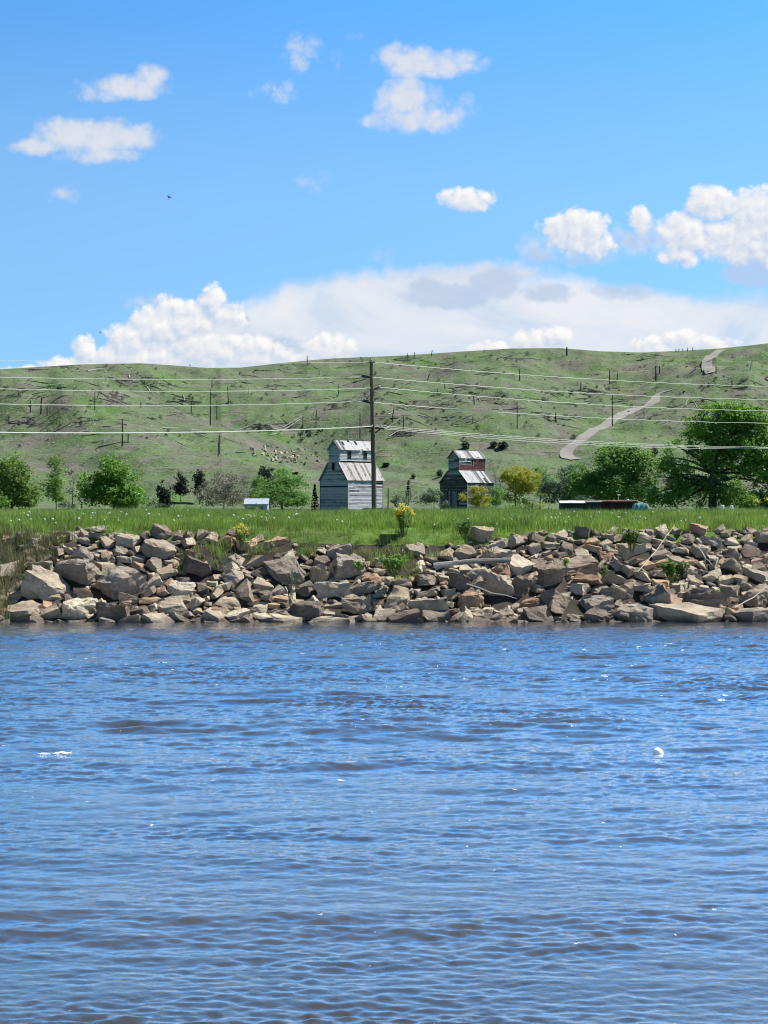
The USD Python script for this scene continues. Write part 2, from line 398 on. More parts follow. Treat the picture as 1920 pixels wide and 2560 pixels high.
def ground_mat(name, cols, scales, dots=None, bump=.25, ledge=False):
    g = Graph()
    pos = g.add('geometry', 'position')
    n1 = g.noise(pos, scales[0], 4.0, .6, .6)
    n2 = g.noise(pos, scales[1], 4.0, .62, .3)
    n3 = g.noise(pos, scales[2], 4.0, .7)
    f = g.math('add', g.math('multiply', n1, .5), g.math('add', g.math('multiply', n2, .33), g.math('multiply', n3, .30)))
    cols = [dim(q) for q in cols]
    k = len(cols)
    c = g.ramp(f, [(.41 + .32 * i / (k - 1), cols[i]) for i in range(k)])
    if dots:
        for sc, col, lo, hi, am in dots:
            m = g.noise(g.add('vector_math', 'vector', {'math_type': 'add', 'vector2': (sc * 31, sc * 17, 5)}, vector1=pos), sc, 3.0, .65)
            c = g.mix(g.remap(m, lo, hi, 0, am), c, dim(col))
    if ledge:      # thin outcropping beds that follow the contours, broken along their length
        lv = g.noise(g.stretch(pos, (.012, .012, .30)), 1.0, 4.0, .65, .5)
        br = g.noise(pos, .06, 3.0, .6)
        lm = g.math('multiply', g.remap(lv, .56, .64), g.remap(br, .46, .60))
        c = g.mix(g.math('multiply', lm, .75), c, dim((.125, .115, .095)))
        n3 = g.math('add', n3, g.math('multiply', lm, .8))
    b = g.add('bump', 'normal', {'strength': bump, 'distance': 1.0 / scales[2]}, height=n3)
    return g.build(f'/World/Looks/{name}', g.add('principled_bsdf', 'BSDF', {'roughness': .95, 'specular_ior_level': .1}, base_color=c, normal=b))


M['hill'] = ground_mat('hill_grass', [(0.086, 0.078, 0.069), (0.091, 0.097, 0.064), (0.074, 0.105, 0.049), (0.099, 0.126, 0.069), (0.068, 0.121, 0.037), (0.130, 0.151, 0.091), (0.169, 0.180, 0.125)], (.018, .11, .7),
                       dots=[(.045, (0.120, 0.105, 0.091), .50, .64, .8), (.03, (0.063, 0.132, 0.028), .55, .69, .75), (.16, (0.124, 0.139, 0.100), .56, .68, .6), (.38, (0.020, 0.030, 0.015), .57, .68, .8), (1.2, (0.018, 0.023, 0.013), .56, .66, .75), (.8, (0.284, 0.289, 0.227), .63, .72, .6)], bump=.6, ledge=True)
M['meadow'] = ground_mat('meadow_grass', [(.05, .09, .02), (.09, .15, .03), (.13, .2, .05)], (.03, .3, 2.0))
M['bank'] = ground_mat('bank_turf', [(.09, .08, .04), (.07, .11, .025), (.08, .145, .026), (.11, .18, .035)], (.25, 1.2, 9.0))
M['scree'] = ground_mat('bank_gravel', [(.022, .018, .014), (.045, .037, .028), (.085, .07, .052)], (.8, 3.0, 14.0))
M['road'] = ground_mat('gravel_road', [(.15, .142, .125), (.195, .185, .162), (.235, .224, .198)], (.05, .3, 1.5))


def mat_water():
    g = Graph()
    pos = g.add('geometry', 'position')
    n = g.noise(g.stretch(pos, (.35, .8, 1)), .5, 3.0)
    mud = g.ramp(n, [(.3, (.027, .025, .0175)), (.7, (.044, .039, .027))])
    # ripples too small for the mesh
    r1 = g.noise(g.stretch(pos, (1.0, 1.1, 1.0)), 9.0, 3.0, .6, .8)
    r2 = g.noise(pos, 21.0, 2.0, .55, .5)
    y = g.add('separate_xyz', 'y', vector=pos)
    h = g.math('multiply_add', r2, .4, r1)
    b = g.add('bump', 'normal', {'distance': .028, 'strength': .55}, height=h)
    # broken foam on the crests
    z = g.add('separate_xyz', 'z', vector=pos)
    fo = g.noise(g.stretch(pos, (1.0, .7, 1.0)), 4.5, 4.0, .7, .4)
    patch = g.noise(g.stretch(pos, (.5, 1.0, 1.0)), .16, 2.0)
    fm = g.math('multiply', g.remap(g.math('add', fo, g.math('multiply', z, .8)), .685, .73), g.remap(patch, .42, .58))
    col = g.mix(fm, mud, (.82, .84, .86))
    rough = g.math('multiply_add', fm, .6, .06)
    # silty water: bright mirror at grazing angles, mud colour where the waves are looked into
    fr = g.math('minimum', g.math('multiply', g.add('fresnel', 'fac', {'IOR': 1.34}), 2.35), 1.0)
    fr = g.math('multiply', fr, g.math('subtract', 1.0, fm))
    s = g.add('mix_closure', 'closure', fac=fr, closure1=g.add('diffuse_bsdf', 'BSDF', color=col, normal=b), closure2=g.add('glossy_bsdf', 'BSDF', {'color': (1, 1, 1), 'distribution': 'ggx'}, roughness=rough, normal=b))
    return g.build('/World/Looks/river_water', s)


M['water'] = mat_water()


# ------------------------------------------------------------------ the lie of the land
SKYX = np.array([-4000, -1500, -700, -300, 0, 200, 350, 430, 520, 600, 700, 760, 830, 900, 1000, 1080, 1150, 1280, 1400, 1500, 1600, 1700, 1800, 1870, 1920, 2100, 2500, 3200, 6000], float)
SKYY = np.array([1050, 985, 950, 935, 923, 911, 908, 913, 920, 919, 908, 902, 896, 893, 889, 884, 879, 871, 870, 878, 881, 877, 871, 864, 858, 845, 850, 900, 1000], float)


def bank_z(Y):
    return np.interp(Y, [40, 58.5, 60.6, 65.2, 66.5, 70, 76, 82, 92, 110, 560], [-2.2, -1.2, -.02, 2.87, 3.0, 3.12, 3.2, 3.05, 2.6, 2.4, 2.5])


def fb(X, Y, s, o=4, seed=0):
    return meshkit.fbm(np.stack([X / s, Y / s, np.full_like(X, seed * 3.7)], -1), o, seed)


DB, DC = 600.0, 1010.0
US = np.unique(np.concatenate([np.linspace(-1.0, -.26, 60), np.linspace(-.26, .26, 520), np.linspace(.26, 1.0, 60)]))
SS = np.unique(np.concatenate([np.linspace(-.02, 1.0, 300), np.linspace(1.0, 1.9, 24)]))


def prof(s):
    s = np.clip(s, 0, 1)
    return (1 - s) * s ** 1.35 + s * (1 - (1 - s) ** 1.5)


YB = 1272.0
U, S = np.meshgrid(US, SS, indexing='ij')
sky_y = np.interp(960 + U * F, SKYX, SKYY)
Dc = DC + 70 * np.sin(U * 9 + 1) + 60 * (fb(U * 1000, U * 0, 90, 2, 5) - .5)
D = DB + S * (Dc - DB)
E0 = (1280 - YB) / F + prof(S) * (YB - sky_y) / F
Z = EYE + D * E0
past = np.clip(S - 1, 0, None)
Z = np.where(S > 1, EYE + Dc * (1280 - sky_y) / F - past * past * 30 - past * 4, Z)
X = U * D


def foot(x, y):
    """A point of the smooth hillside seen at pixel (x, y)."""
    sy = np.interp(x, SKYX, SKYY)
    t = np.clip((YB - y) / (YB - sy), 0, 1)
    ss = np.interp(t, prof(SS[SS <= 1]), SS[SS <= 1])
    dd = DB + ss * (DC - DB)
    return np.array([(x - 960) / F * dd, dd])


def line_bump(pts, amp, w):
    P_ = np.array([foot(*p) for p in pts])
    best = np.full(X.shape, 1e9)
    for a, b in zip(P_[:-1], P_[1:]):
        ab = b - a
        t = np.clip(((X - a[0]) * ab[0] + (D - a[1]) * ab[1]) / (ab @ ab), 0, 1)
        best = np.minimum(best, np.hypot(X - a[0] - t * ab[0], D - a[1] - t * ab[1]))
    return amp * np.exp(-(best / w) ** 2)


body = np.clip(S * 6, 0, 1) * np.clip((1.12 - S) * 5, .25, 1)
Z = Z + body * (18 * (fb(X, D, 95, 4, 1) - .5) + 15 * (fb(X + .4 * D, D * .35, 38, 3, 2) - .5) + 4.0 * (fb(X, D, 11, 3, 3) - .5))
for pts, amp, w in (([(-150, 1000), (40, 1030), (220, 1075), (400, 1140), (540, 1215)], 10, 30), ([(360, 1050), (520, 1080), (660, 1120), (800, 1175)], 8, 24),
                    ([(500, 1020), (650, 1075), (760, 1120), (800, 1180)], -7, 20), ([(820, 1060), (780, 1110)], -6, 18), ([(950, 1120), (1150, 1090), (1420, 1090)], -3, 40),
                    ([(1180, 950), (1500, 985), (1660, 1000)], 5, 40), ([(1700, 955), (1820, 945)], 8, 22), ([(150, 960), (420, 965), (600, 985)], 5, 30), ([(950, 1000), (1120, 1030), (1300, 1060)], 4, 34)):
    Z = Z + body * line_bump(pts, amp, w)
Z = np.where(S <= 0, 2.5 - .3 * (S < 0), Z)
el = ((Z - EYE) / D)
fac = ((1280 - np.interp(960 + US * F, SKYX, SKYY)) / F) / el[:, :].max(1)
Z = np.where(Z > EYE, EYE + (Z - EYE) * fac[:, None], Z)
n_u, n_s = U.shape
ii, jj = np.meshgrid(np.arange(n_u - 1), np.arange(n_s - 1), indexing='ij')
quads = np.stack([ii * n_s + jj, (ii + 1) * n_s + jj, (ii + 1) * n_s + jj + 1, ii * n_s + jj + 1], -1).reshape(-1, 4)
obj('hills', (np.stack([X, D, Z], -1).reshape(-1, 3), quads), M['hill'], smooth=True, kind='structure')
ELC = np.maximum.accumulate((Z - EYE) / D, axis=1)


def hill(x, y):
    """The point of the hillside that the photograph shows at pixel (x, y)."""
    u, e = (x - 960) / F, (1280 - y) / F
    i = int(np.clip(np.searchsorted(US, u) - 1, 0, n_u - 2))
    t = (u - US[i]) / (US[i + 1] - US[i])
    k = int(np.clip(np.searchsorted(ELC[i], e), 1, n_s - 1))
    e0, e1 = ELC[i][k - 1], ELC[i][k]
    w = 0 if e1 <= e0 else np.clip((e - e0) / (e1 - e0), 0, 1)
    dd = D[i][k - 1] * (1 - w) + D[i][k] * w
    return np.array([u * dd, dd, hz(u * dd, dd)])


def hz(x, y):
    u = x / y
    i = int(np.clip(np.searchsorted(US, u) - 1, 0, n_u - 2))
    t = np.clip((u - US[i]) / (US[i + 1] - US[i]), 0, 1)
    return (1 - t) * np.interp(y, D[i], Z[i]) + t * np.interp(y, D[i + 1], Z[i + 1])


# bank: stone slope, turf crest, then the flat meadow to the foot of the hills
bu = np.unique(np.concatenate([np.linspace(-60, -20, 20), np.linspace(-20, 20, 220), np.linspace(20, 60, 20)]))
by = np.unique(np.concatenate([np.linspace(50, 60, 8), np.linspace(60, 67, 60), np.linspace(67, 95, 50)]))
BX, BY = np.meshgrid(bu, by, indexing='ij')
lump = np.clip((BY - 60) / 2, 0, 1)
BZ = bank_z(BY) - .22 * np.clip((66 - BY) / 2, 0, 1) * np.clip((BY - 60.3) / 1, .2, 1) + lump * (.22 * (fb(BX, BY, 2.2, 4, 11) - .5) + .25 * (fb(BX, BY, 7, 2, 12) - .5)) - .06


def grid_quads(a, b):
    ii, jj = np.meshgrid(np.arange(a - 1), np.arange(b - 1), indexing='ij')
    return np.stack([ii * b + jj, (ii + 1) * b + jj, (ii + 1) * b + jj + 1, ii * b + jj + 1], -1).reshape(-1, 4)


sel = by <= 64.75
obj('stone_slope_ground', (np.stack([BX[:, sel], BY[:, sel], BZ[:, sel]], -1).reshape(-1, 3), grid_quads(len(bu), sel.sum())), M['scree'], smooth=True, kind='structure')
k0 = np.nonzero(sel)[0][-1]
obj('river_bank', (np.stack([BX[:, k0:], BY[:, k0:], BZ[:, k0:]], -1).reshape(-1, 3), grid_quads(len(bu), len(by) - k0)), M['bank'], smooth=True, kind='structure')
mx, my = np.linspace(-1400, 1400, 60), np.array([94.8, 110, 150, 220, 300, 400, 500, 560, 600, 640])
MX, MY = np.meshgrid(mx, my, indexing='ij')
MZ = np.where(MY < 95, 2.45, 2.38 + .3 * (fb(MX, MY, 60, 2, 13) - .5))
obj('meadow', (np.stack([MX, MY, MZ], -1).reshape(-1, 3), grid_quads(60, len(my))), M['meadow'], smooth=True, kind='structure')
sd = [(-1400, 50, 2.3), (-59.9, 50, 2.3), (-59.9, 95, 2.4), (-1400, 95, 2.4)]
obj('far_bank', (np.array(sd + [(-p[0], p[1], p[2]) for p in sd], float), np.array([[0, 1, 2, 3], [7, 6, 5, 4]])), M['meadow'], kind='structure')


def bz(x, y):
    i = int(np.clip(np.searchsorted(bu, x) - 1, 0, len(bu) - 2))
    t = np.clip((x - bu[i]) / (bu[i + 1] - bu[i]), 0, 1)
    return (1 - t) * np.interp(y, by, BZ[i]) + t * np.interp(y, by, BZ[i + 1])


# ------------------------------------------------------------------ the river
def spectrum_tile(n, size, lam, dirs, seed):
    """A seamless square of random waves of the given wavelengths (m), unit rms slope."""
    r = np.random.default_rng(seed)
    k = np.fft.fftfreq(n, size / n) * 2 * np.pi
    kx, ky = np.meshgrid(k, k, indexing='ij')
    kk = np.hypot(kx, ky) + 1e-9
    lo, hi = 2 * np.pi / lam[1], 2 * np.pi / lam[0]
    a = np.exp(-(lo / kk) ** 4) * np.exp(-(kk / hi) ** 2) / kk ** 2.2
    th = np.arctan2(ky, kx)
    a *= .55 + np.abs(np.cos(th - dirs)) ** 3
    a[0, 0] = 0
    h = np.real(np.fft.ifft2(a * np.exp(2j * np.pi * r.random((n, n)))))
    gx = np.gradient(h, size / n, axis=1)
    return h / gx.std()


def sample(tile, size, x, y):
    n = len(tile)
    u, v = (x / size * n) % n, (y / size * n) % n
    i, j = np.floor(u).astype(int), np.floor(v).astype(int)
    a, b = u - i, v - j
    i, j = i % n, j % n
    i1, j1 = (i + 1) % n, (j + 1) % n
    return tile[i, j] * (1 - a) * (1 - b) + tile[i1, j] * a * (1 - b) + tile[i, j1] * (1 - a) * b + tile[i1, j1] * a * b


T1 = spectrum_tile(2048, 37.0, (.09, .30), math.pi / 2, 1)
T3 = spectrum_tile(1024, 43.0, (.22, 1.1), math.pi / 2, 3)
T2 = spectrum_tile(512, 67.0, (.8, 6.0), math.pi / 2, 2)
wy = [12.3]
while wy[-1] < 61.6:
    wy.append(wy[-1] + np.clip(wy[-1] ** 2 / (EYE * F) * 2.0, .019, .065))
wy = np.array(wy)
wc = np.concatenate([np.linspace(-8, -1, 110)[:-1], np.linspace(-1, 1, 540), np.linspace(1, 8, 110)[1:]])   # |1| is the edge of the view, beyond it metres
WC, WY = np.meshgrid(wc, wy, indexing='ij')
WX = np.clip(WC, -1, 1) * .200 * WY + np.sign(WC) * np.clip(np.abs(WC) - 1, 0, None)
calm = fb(WX * .22, WY * .8, 4.0, 3, 21)
rough = np.clip((calm - .28) / .26, .40, 1.35)
band = np.clip((fb(WX * .18, WY, 2.6, 3, 22) - .50) * 6, 0, 1.4)
gust = np.clip((fb(WX * .5, WY, 1.6, 3, 23) - .30) * 2.6, .25, 1.5)
far = np.clip((WY - 14) / 22, 0, 1)
near_bank = np.clip((60.2 - WY) / 8 + .25 * (fb(WX * .2, WY, 3.0, 2, 25) - .5), .10, 1)
WZ = near_bank * (.25 * (.74 + .26 * far) * (rough * gust + .12) * sample(T1, 37.0, WX, WY) + (.03 + .06 * far + (.025 + .02 * far) * band) * sample(T3, 43.0, WX * .8, WY) + (.015 + .05 * far * (.4 + band)) * sample(T2, 67.0, WX * .6, WY))
obj('river', (np.stack([WX, WY, WZ], -1).reshape(-1, 3), grid_quads(len(wc), len(wy))), M['water'], smooth=True, kind='structure')
side = []
for sx in (-1, 1):
    side.append((np.array([(sx * (.2 * 12.3 + 6.99), 12.3, 0), (sx * (.2 * 61.6 + 6.99), 61.6, 0), (sx * 400, 61.6, 0), (sx * 400, 12.3, 0)]), np.array([[0, 1, 2, 3]] if sx < 0 else [[3, 2, 1, 0]])))
obj('river_side_water', (np.vstack([side[0][0], side[1][0]]), np.vstack([side[0][1], side[1][1] + 4])), M['water'], kind='structure')
obj('river_near_water', (np.array([(-400, -30, -.004), (400, -30, -.004), (400, 12.35, -.004), (-400, 12.35, -.004)], float), np.array([[0, 1, 2, 3]])), M['water'], kind='structure')

# ------------------------------------------------------------------ riprap
def slope_pt(x, y):
    """The point of the stone slope seen at pixel (x, y)."""
    t = (EYE * F - 60.6 * (y - 1280)) / (2.87 * F + 4.6 * (y - 1280))
    yy = 60.6 + 4.6 * t
    return np.array([(x - 960) / F * yy, yy, 2.87 * t])


def rock(r, w, dpt, h, detail=1, cut=5, noise=.06):
    """An angular quarried block about w x dpt x h."""
    k = int(r.choice([3, 4, 4, 5, 5, 6]))
    ang = np.sort(r.uniform(0, 2 * np.pi) + (np.arange(k) + r.uniform(-.32, .32, k)) * 2 * np.pi / k)
    wedge = r.uniform(-.34, .34, 2)
    c = []
    for zz, f0, f1 in ((-.5, .75, 1.05), (.5, .55, 1.0)):
        q = r.uniform(f0, f1, k)
        x_, y_ = np.cos(ang) * q, np.sin(ang) * q
        c += [(x, y, zz + (wedge[0] * x + wedge[1] * y + r.uniform(-.08, .08) if zz > 0 else r.uniform(-.1, .1))) for x, y in zip(x_, y_)]
    m = mf.Manifold.hull_points((np.array(c) * (.55, .55, 1)).tolist())
    for _ in range(cut):
        nrm = r.normal(size=3) * np.array([1, 1, .8])
        nrm /= np.linalg.norm(nrm)
        m = m.trim_by_plane((-nrm).tolist(), float(-np.abs(nrm) @ np.array([.5, .5, .5]) * r.uniform(.62, .9)))
    me = m.to_mesh()
    t = trimesh.Trimesh(me.vert_properties[:, :3], me.tri_verts)
    ext = t.extents
    t.vertices = (t.vertices - t.bounds.mean(0)) / ext * np.array([w, dpt, h])
    if detail:
        for _ in range(detail):
            t = t.subdivide()
        v = t.vertices
        q = v * 3.2 / max(w, .3) + r.uniform(0, 50, 3)
        amp = noise * min(w, dpt, h) * 2
        n = np.stack([meshkit.fbm(q + k * 19, 3, 4) - .5 for k in range(3)], -1)
        lay = (meshkit.noise(np.stack([v[:, 0] * .6, v[:, 1] * .6, v[:, 2] * 11], -1) + r.uniform(0, 9)) - .5)
        flat = v * [1, 1, 0]
        n2 = np.stack([meshkit.noise(q * 4.3 + k * 7 + 3) - .5 for k in range(3)], -1)
        t.vertices = v + n * amp * 3 + n2 * amp * .8 + flat * lay[:, None] * .18
    return t


def rot(yaw, tx, ty):
    return trimesh.transformations.euler_matrix(tx, ty, yaw, 'sxyz')


stones = []      # (x, y, half width, half height) in pixels, to keep stones apart


def put_stone(x, y, w, h, tone, r, label=None, group=None, detail=1, yaw=None, tilt=None, lift=.30, name='riprap_stone', into=None, dep=None, cut=None):
    p = slope_pt(x, y)
    s = p[1] / F
    W, H = w * s, h * s
    dp = (dep if dep else r.uniform(.75, 1.15)) * W
    m = rock(r, W * 1.08, dp, H * r.uniform(.85, 1.1), detail, cut if cut is not None else int(r.integers(3, 7)))
    yaw = r.uniform(-1.2, 1.2) if yaw is None else yaw
    tx, ty = (r.normal(.26, .30), r.normal(0, .28)) if tilt is None else tilt
    m.apply_transform(rot(yaw, tx, ty))
    zz = bz(p[0], p[1])
    c = (p[0], p[1] + dp * .12, zz + lift * H)
    if into is not None:
        m.apply_translation(c)
        into.append(m)
        return
    return obj(name, m, STONE[tone], label=label, cat='stone', group=group, loc=c)


rr = np.random.default_rng(41)
BIG = [  # x, y, w, h, tone, label, yaw, tilt
    (120, 1466, 128, 62, 1, 'big pale slab tilted towards the river at the left end of the bank', .5, (.42, .25)),
    (192, 1425, 135, 62, 2, 'large grey layered boulder behind the tilted slab on the left bank', -.2, (.3, -.1)),
    (195, 1520, 104, 48, 1, 'flat pale block at the waterline below the tilted left slab', .05, (.15, .03)),
    (296, 1462, 132, 70, 2, 'large brownish grey slab leaning right of the pale left blocks', -.35, (.45, -.15)),
    (322, 1488, 58, 36, 3, 'small squared tan block with a rusty end against the leaning slab', .2, (.05, 0)),
    (285, 1525, 96, 46, 4, 'dark shaded block at the waterline beside the pale left block', .1, (-.1, 0)),
    (322, 1348, 66, 30, 1, 'pale flat stone at the turf edge left of the long tilted slab', .1, (.3, .1)),
    (396, 1370, 100, 46, 1, 'long pale slab sloping down to the right near the turf edge', -.4, (.35, .32)),
    (275, 1437, 28, 24, 0, 'small squared cream stone perched above the leaning slab', .2, (.2, .1)),
    (590, 1336, 62, 36, 4, 'dark block with a pale top sitting in the turf edge', .05, (0, .05)),
    (575, 1352, 40, 34, 3, 'rounded pinkish rusty stone under the dark block in the turf edge', .3, (.2, 0)),
    (700, 1352, 78, 30, 3, 'long flat orange stone lying in turf left of the slope middle', .05, (.2, -.03)),
    (615, 1357, 50, 34, 3, 'rusty orange wedge stone beside the rounded pinkish one', -.3, (.3, -.2)),
    (715, 1425, 105, 56, 2, 'large lilac grey slab with a ridge on top', -.1, (.4, -.05)),
    (795, 1420, 56, 52, 0, 'squared tan block right of the lilac grey slab', -.2, (.1, .05)),
    (845, 1368, 60, 42, 1, 'pale pinkish block above the middle of the slope', .1, (.25, 0)),
    (875, 1405, 84, 48, 2, 'broad grey brown stone left of the leafy green plant', .2, (.3, .1)),
    (835, 1455, 96, 40, 1, 'jagged pale flat stone with a dark underside, mid slope', .1, (.08, -.05)),
    (768, 1512, 92, 44, 4, 'dark block with a sunlit top above the flat waterline slabs', -.15, (0, -.05)),
    (700, 1540, 160, 24, 1, 'long flat pale slab lying at the waterline left of the middle', .02, (.1, .04)),
    (838, 1540, 140, 26, 1, 'flat pale slab at the waterline just left of the middle', -.1, (.12, -.06)),
    (890, 1500, 100, 44, 4, 'dark brown stone with a thin lit top edge above the flat slab', .3, (.0, .1)),
    (1072, 1505, 108, 48, 0, 'tan wedge shaped stone right of the middle near the water', -.1, (.05, -.12)),
    (1092, 1540, 78, 38, 2, 'grey squared block at the waterline below the tan wedge', .05, (.25, 0)),
    (1172, 1492, 74, 46, 3, 'orange topped block with a black shaded front near the water', -.15, (.0, -.12)),
    (1150, 1440, 64, 44, 4, 'dark block with a bright flat top under the grey plank', .05, (-.03, 0)),
    (1248, 1470, 74, 82, 1, 'tall pale upright slab right of the middle', .45, (.65, .1)),
    (1203, 1325, 70, 36, 0, 'large domed pale stone at the turf edge right of the middle', .2, (.15, 0)),
    (1240, 1378, 84, 36, 2, 'broad grey stone below the domed pale one', .1, (.3, 0)),
    (1300, 1462, 62, 64, 4, 'reddish brown layered boulder beside the tall pale slab', .35, (.3, .25)),
    (1380, 1435, 72, 68, 0, 'tall tan block with a striped left face, right part of the slope', .6, (.4, -.05)),
    (1495, 1500, 88, 38, 2, 'grey flat block above the waterline block, right part', .05, (.25, .04)),
    (1500, 1537, 84, 36, 4, 'dark grey waterline block under the grey flat one', .08, (.2, .03)),
    (1405, 1500, 110, 56, 4, 'very dark angular boulder with a thin bright ridge', .5, (-.2, .1)),
    (1590, 1532, 104, 46, 2, 'grey stone in stacked layers left of the huge pale slab', .1, (.2, 0)),
    (1724, 1534, 188, 50, 1, 'huge pale slab at the waterline on the right', -.05, (.35, .10)),
    (1770, 1490, 122, 52, 4, 'dark squared block with a pale top behind the huge slab', .05, (-.02, .02)),
    (1880, 1536, 96, 44, 2, 'rough grey boulder at the waterline in the right corner', -.2, (.35, .05)),
    (1755, 1324, 54, 30, 3, 'bright orange wedge stone on top of the bank at the right', .15, (.3, .1)),
    (1750, 1367, 50, 30, 1, 'pale squared stone below the bright orange wedge', -.1, (.3, 0)),
    (1540, 1472, 84, 34, 0, 'flat tan topped block left of the leafy bush, near the water', .1, (-.02, 0)),
    (1575, 1418, 58, 30, 1, 'whitish wedge stone with a sharp point, right part of the slope', -.35, (.2, .2)),
    (1900, 1430, 70, 36, 1, 'pale squared stone at the right edge of the picture, mid slope', .1, (.1, 0)),
    (1895, 1480, 90, 50, 0, 'rounded tan boulder at the right edge above the waterline', .2, (.2, 0)),
    (1445, 1400, 96, 36, 0, 'long tan slab with a dark underside, right part of the slope', .1, (.1, -.08)),
    (18, 1345, 34, 32, 3, 'small orange stone in the dry grass at the left edge', .2, (.2, 0)),
    (240, 1315, 70, 14, 1, 'thin flat pale slab lying on the turf edge at the left', .1, (.05, -.08)),
]
for x, y, w, h, tone, label, yaw, tilt in BIG:
    put_stone(x, y, w * .96, h * 1.05, tone, rr, label, detail=3, yaw=yaw, tilt=tilt, lift=.28, dep=.75)
    stones.append((x, y, w * .42, h * .42))


def turfy(x, y):
    """Where turf grows between the stones."""
    v = 0
    for cx, cy, a, b in ((540, 1375, 75, 45), (470, 1390, 40, 40), (650, 1365, 50, 40), (770, 1350, 40, 30), (930, 1360, 110, 40), (1010, 1395, 50, 50), (30, 1385, 60, 45), (170, 1345, 30, 16), (990, 1340, 60, 24), (1090, 1350, 40, 20)):
        v = max(v, 1 - ((x - cx) / a) ** 2 - ((y - cy) / b) ** 2)
    return v


def stone_top(x):
    return np.interp(x, [-600, 0, 200, 400, 600, 760, 900, 1100, 1250, 1350, 1500, 1920, 2520], [1336, 1332, 1322, 1326, 1332, 1345, 1352, 1342, 1330, 1322, 1318, 1312, 1312])


TONES = {0: ('tan sandstone block of the stone bank', 'tan riprap blocks on the river bank'), 1: ('pale cream sandstone block of the stone bank', 'pale riprap blocks on the river bank'),
         2: ('grey sandstone block of the stone bank', 'grey riprap blocks on the river bank'), 3: ('rusty orange sandstone block of the stone bank', 'rusty orange riprap blocks on the river bank'),
         4: ('dark brown sandstone block of the stone bank', 'dark brown riprap blocks on the river bank')}
n_single = 0
named = []
small = [[] for _ in STONE]
for (mean, sd, tries, gap, single) in ((70, 10, 160, .80, 1), (50, 8, 1500, .78, 1), (37, 5, 6200, .76, 1), (26, 4, 11600, .74, 0), (17, 4, 6500, .70, 0)):
    for _ in range(tries):
        x = rr.uniform(-560, 2480)
        top = stone_top(x)
        y = rr.uniform(top, 1556)
        if turfy(x, y) > rr.uniform(.05, .75):
            continue
        w = max(12, rr.normal(mean, sd)) * (1.0 + .25 * (y - 1430) / 120)
        h = w * rr.uniform(.26, .64)
        if y - h * .5 < top - 10:
            continue
        if any(((x - a) / (w * .5 * gap + c)) ** 2 + ((y - b) / (h * .5 * gap + e)) ** 2 < 1 for a, b, c, e in stones):
            continue
        stones.append((x, y, w * .42, h * .42))
        tone = int(rr.choice(5, p=[.34, .24, .12, .15, .15]))
        if single and n_single < 296 and -30 < x < 1950:
            lab, grp = TONES[tone]
            named.append((put_stone(x, y, w, h, tone, rr, lab, grp, detail=2), x, y, ('broad ' if w > 75 else 'small ' if w < 46 else '') + ('flat ' if h < .42 * w else 'chunky ' if h > .56 * w else '') + ['tan', 'pale cream', 'grey', 'rusty orange', 'dark brown'][tone] + ' stone'))
            n_single += 1
        else:
            put_stone(x, y, w * 1.05, h, tone, rr, detail=0, into=small[tone], cut=3)
name_apart(named, [(120, 1466, 'the big tilted left slab'), (296, 1462, 'the leaning left slab'), (396, 1370, 'the long sloping slab near the turf'), (590, 1340, 'the dark block in the turf'), (700, 1352, 'the long flat orange stone'), (715, 1425, 'the lilac grey slab'),
                   (845, 1368, 'the pale pinkish block'), (835, 1455, 'the jagged flat mid-slope stone'), (768, 1525, 'the flat waterline slabs'), (985, 1430, 'the spreading pale green plant'), (1010, 1330, 'the tall yellow spurge'), (1203, 1325, 'the domed pale stone'),
                   (1180, 1430, 'the grey driftwood log'), (1072, 1510, 'the tan wedge by the water'), (1248, 1470, 'the tall upright slab'), (1380, 1435, 'the striped tan block'), (1500, 1520, 'the grey waterline blocks'), (1576, 1370, 'the upright leafy weed'),
                   (1678, 1462, 'the wide leafy bush'), (1724, 1534, 'the huge waterline slab'), (1755, 1324, 'the bright orange wedge'), (1630, 1395, 'the slanting bleached stick'), (1895, 1480, 'the rounded boulder at the right edge'), (1880, 1380, 'the upper right picture edge'), (480, 1500, 'the dead brush patch below the turf tongue')])
print('stones', n_single, [len(s) for s in small])
for k, nm in enumerate(('tan', 'pale', 'grey', 'rusty', 'dark')):
    obj('small_riprap', cat(small[k]), STONE[k], label=f'small {nm} broken stones filling gaps of the stone bank', cat='stones', kind='stuff')

# driftwood and sticks among the stones
a, b = slope_pt(1083, 1436), slope_pt(1275, 1422)
lg = tube([a + (0, -.35, .30), (a + b) / 2 + (0, -.38, .34), b + (0, -.3, .30)], [.075, .085, .06], 7)
obj('driftwood_log', lg, M['driftwood'], label='long grey weathered log lying level across the middle stones', cat='log')
a, b = slope_pt(1500, 1440), slope_pt(1680, 1335)
for x0, y0, x1, y1, lab, rad in ((1590, 1450, 1682, 1338, 'thin bleached stick slanting up across the right stones', .013), (1830, 1540, 1925, 1482, 'bent bare branch leaning on the boulder in the right corner', .018),
                                 (1165, 1480, 1290, 1522, 'pale forked stick lying down the stones right of the orange block', .025), (180, 1352, 222, 1378, 'short dark stick in the left stones under the thin slab', .03),
                                 (715, 1488, 735, 1532, 'short pale stick standing against the dark lit-top block', .02), (1740, 1390, 1775, 1440, 'thin twig sticking out of the right stones', .018)):
    a, b = slope_pt(x0, y0) + (0, -.5, .28), slope_pt(x1, y1) + (0, -.5, .34)
    m_ = (a + b) / 2 + (0, 0, -.06)
    obj('stick', tube([a, (a + m_) / 2 + (.01, 0, .02), m_, (m_ + b) / 2 + (0, 0, .03), b], [rad, rad, rad * .9, rad * .7, rad * .4], 5), M['bleached'], label=lab, cat='stick')
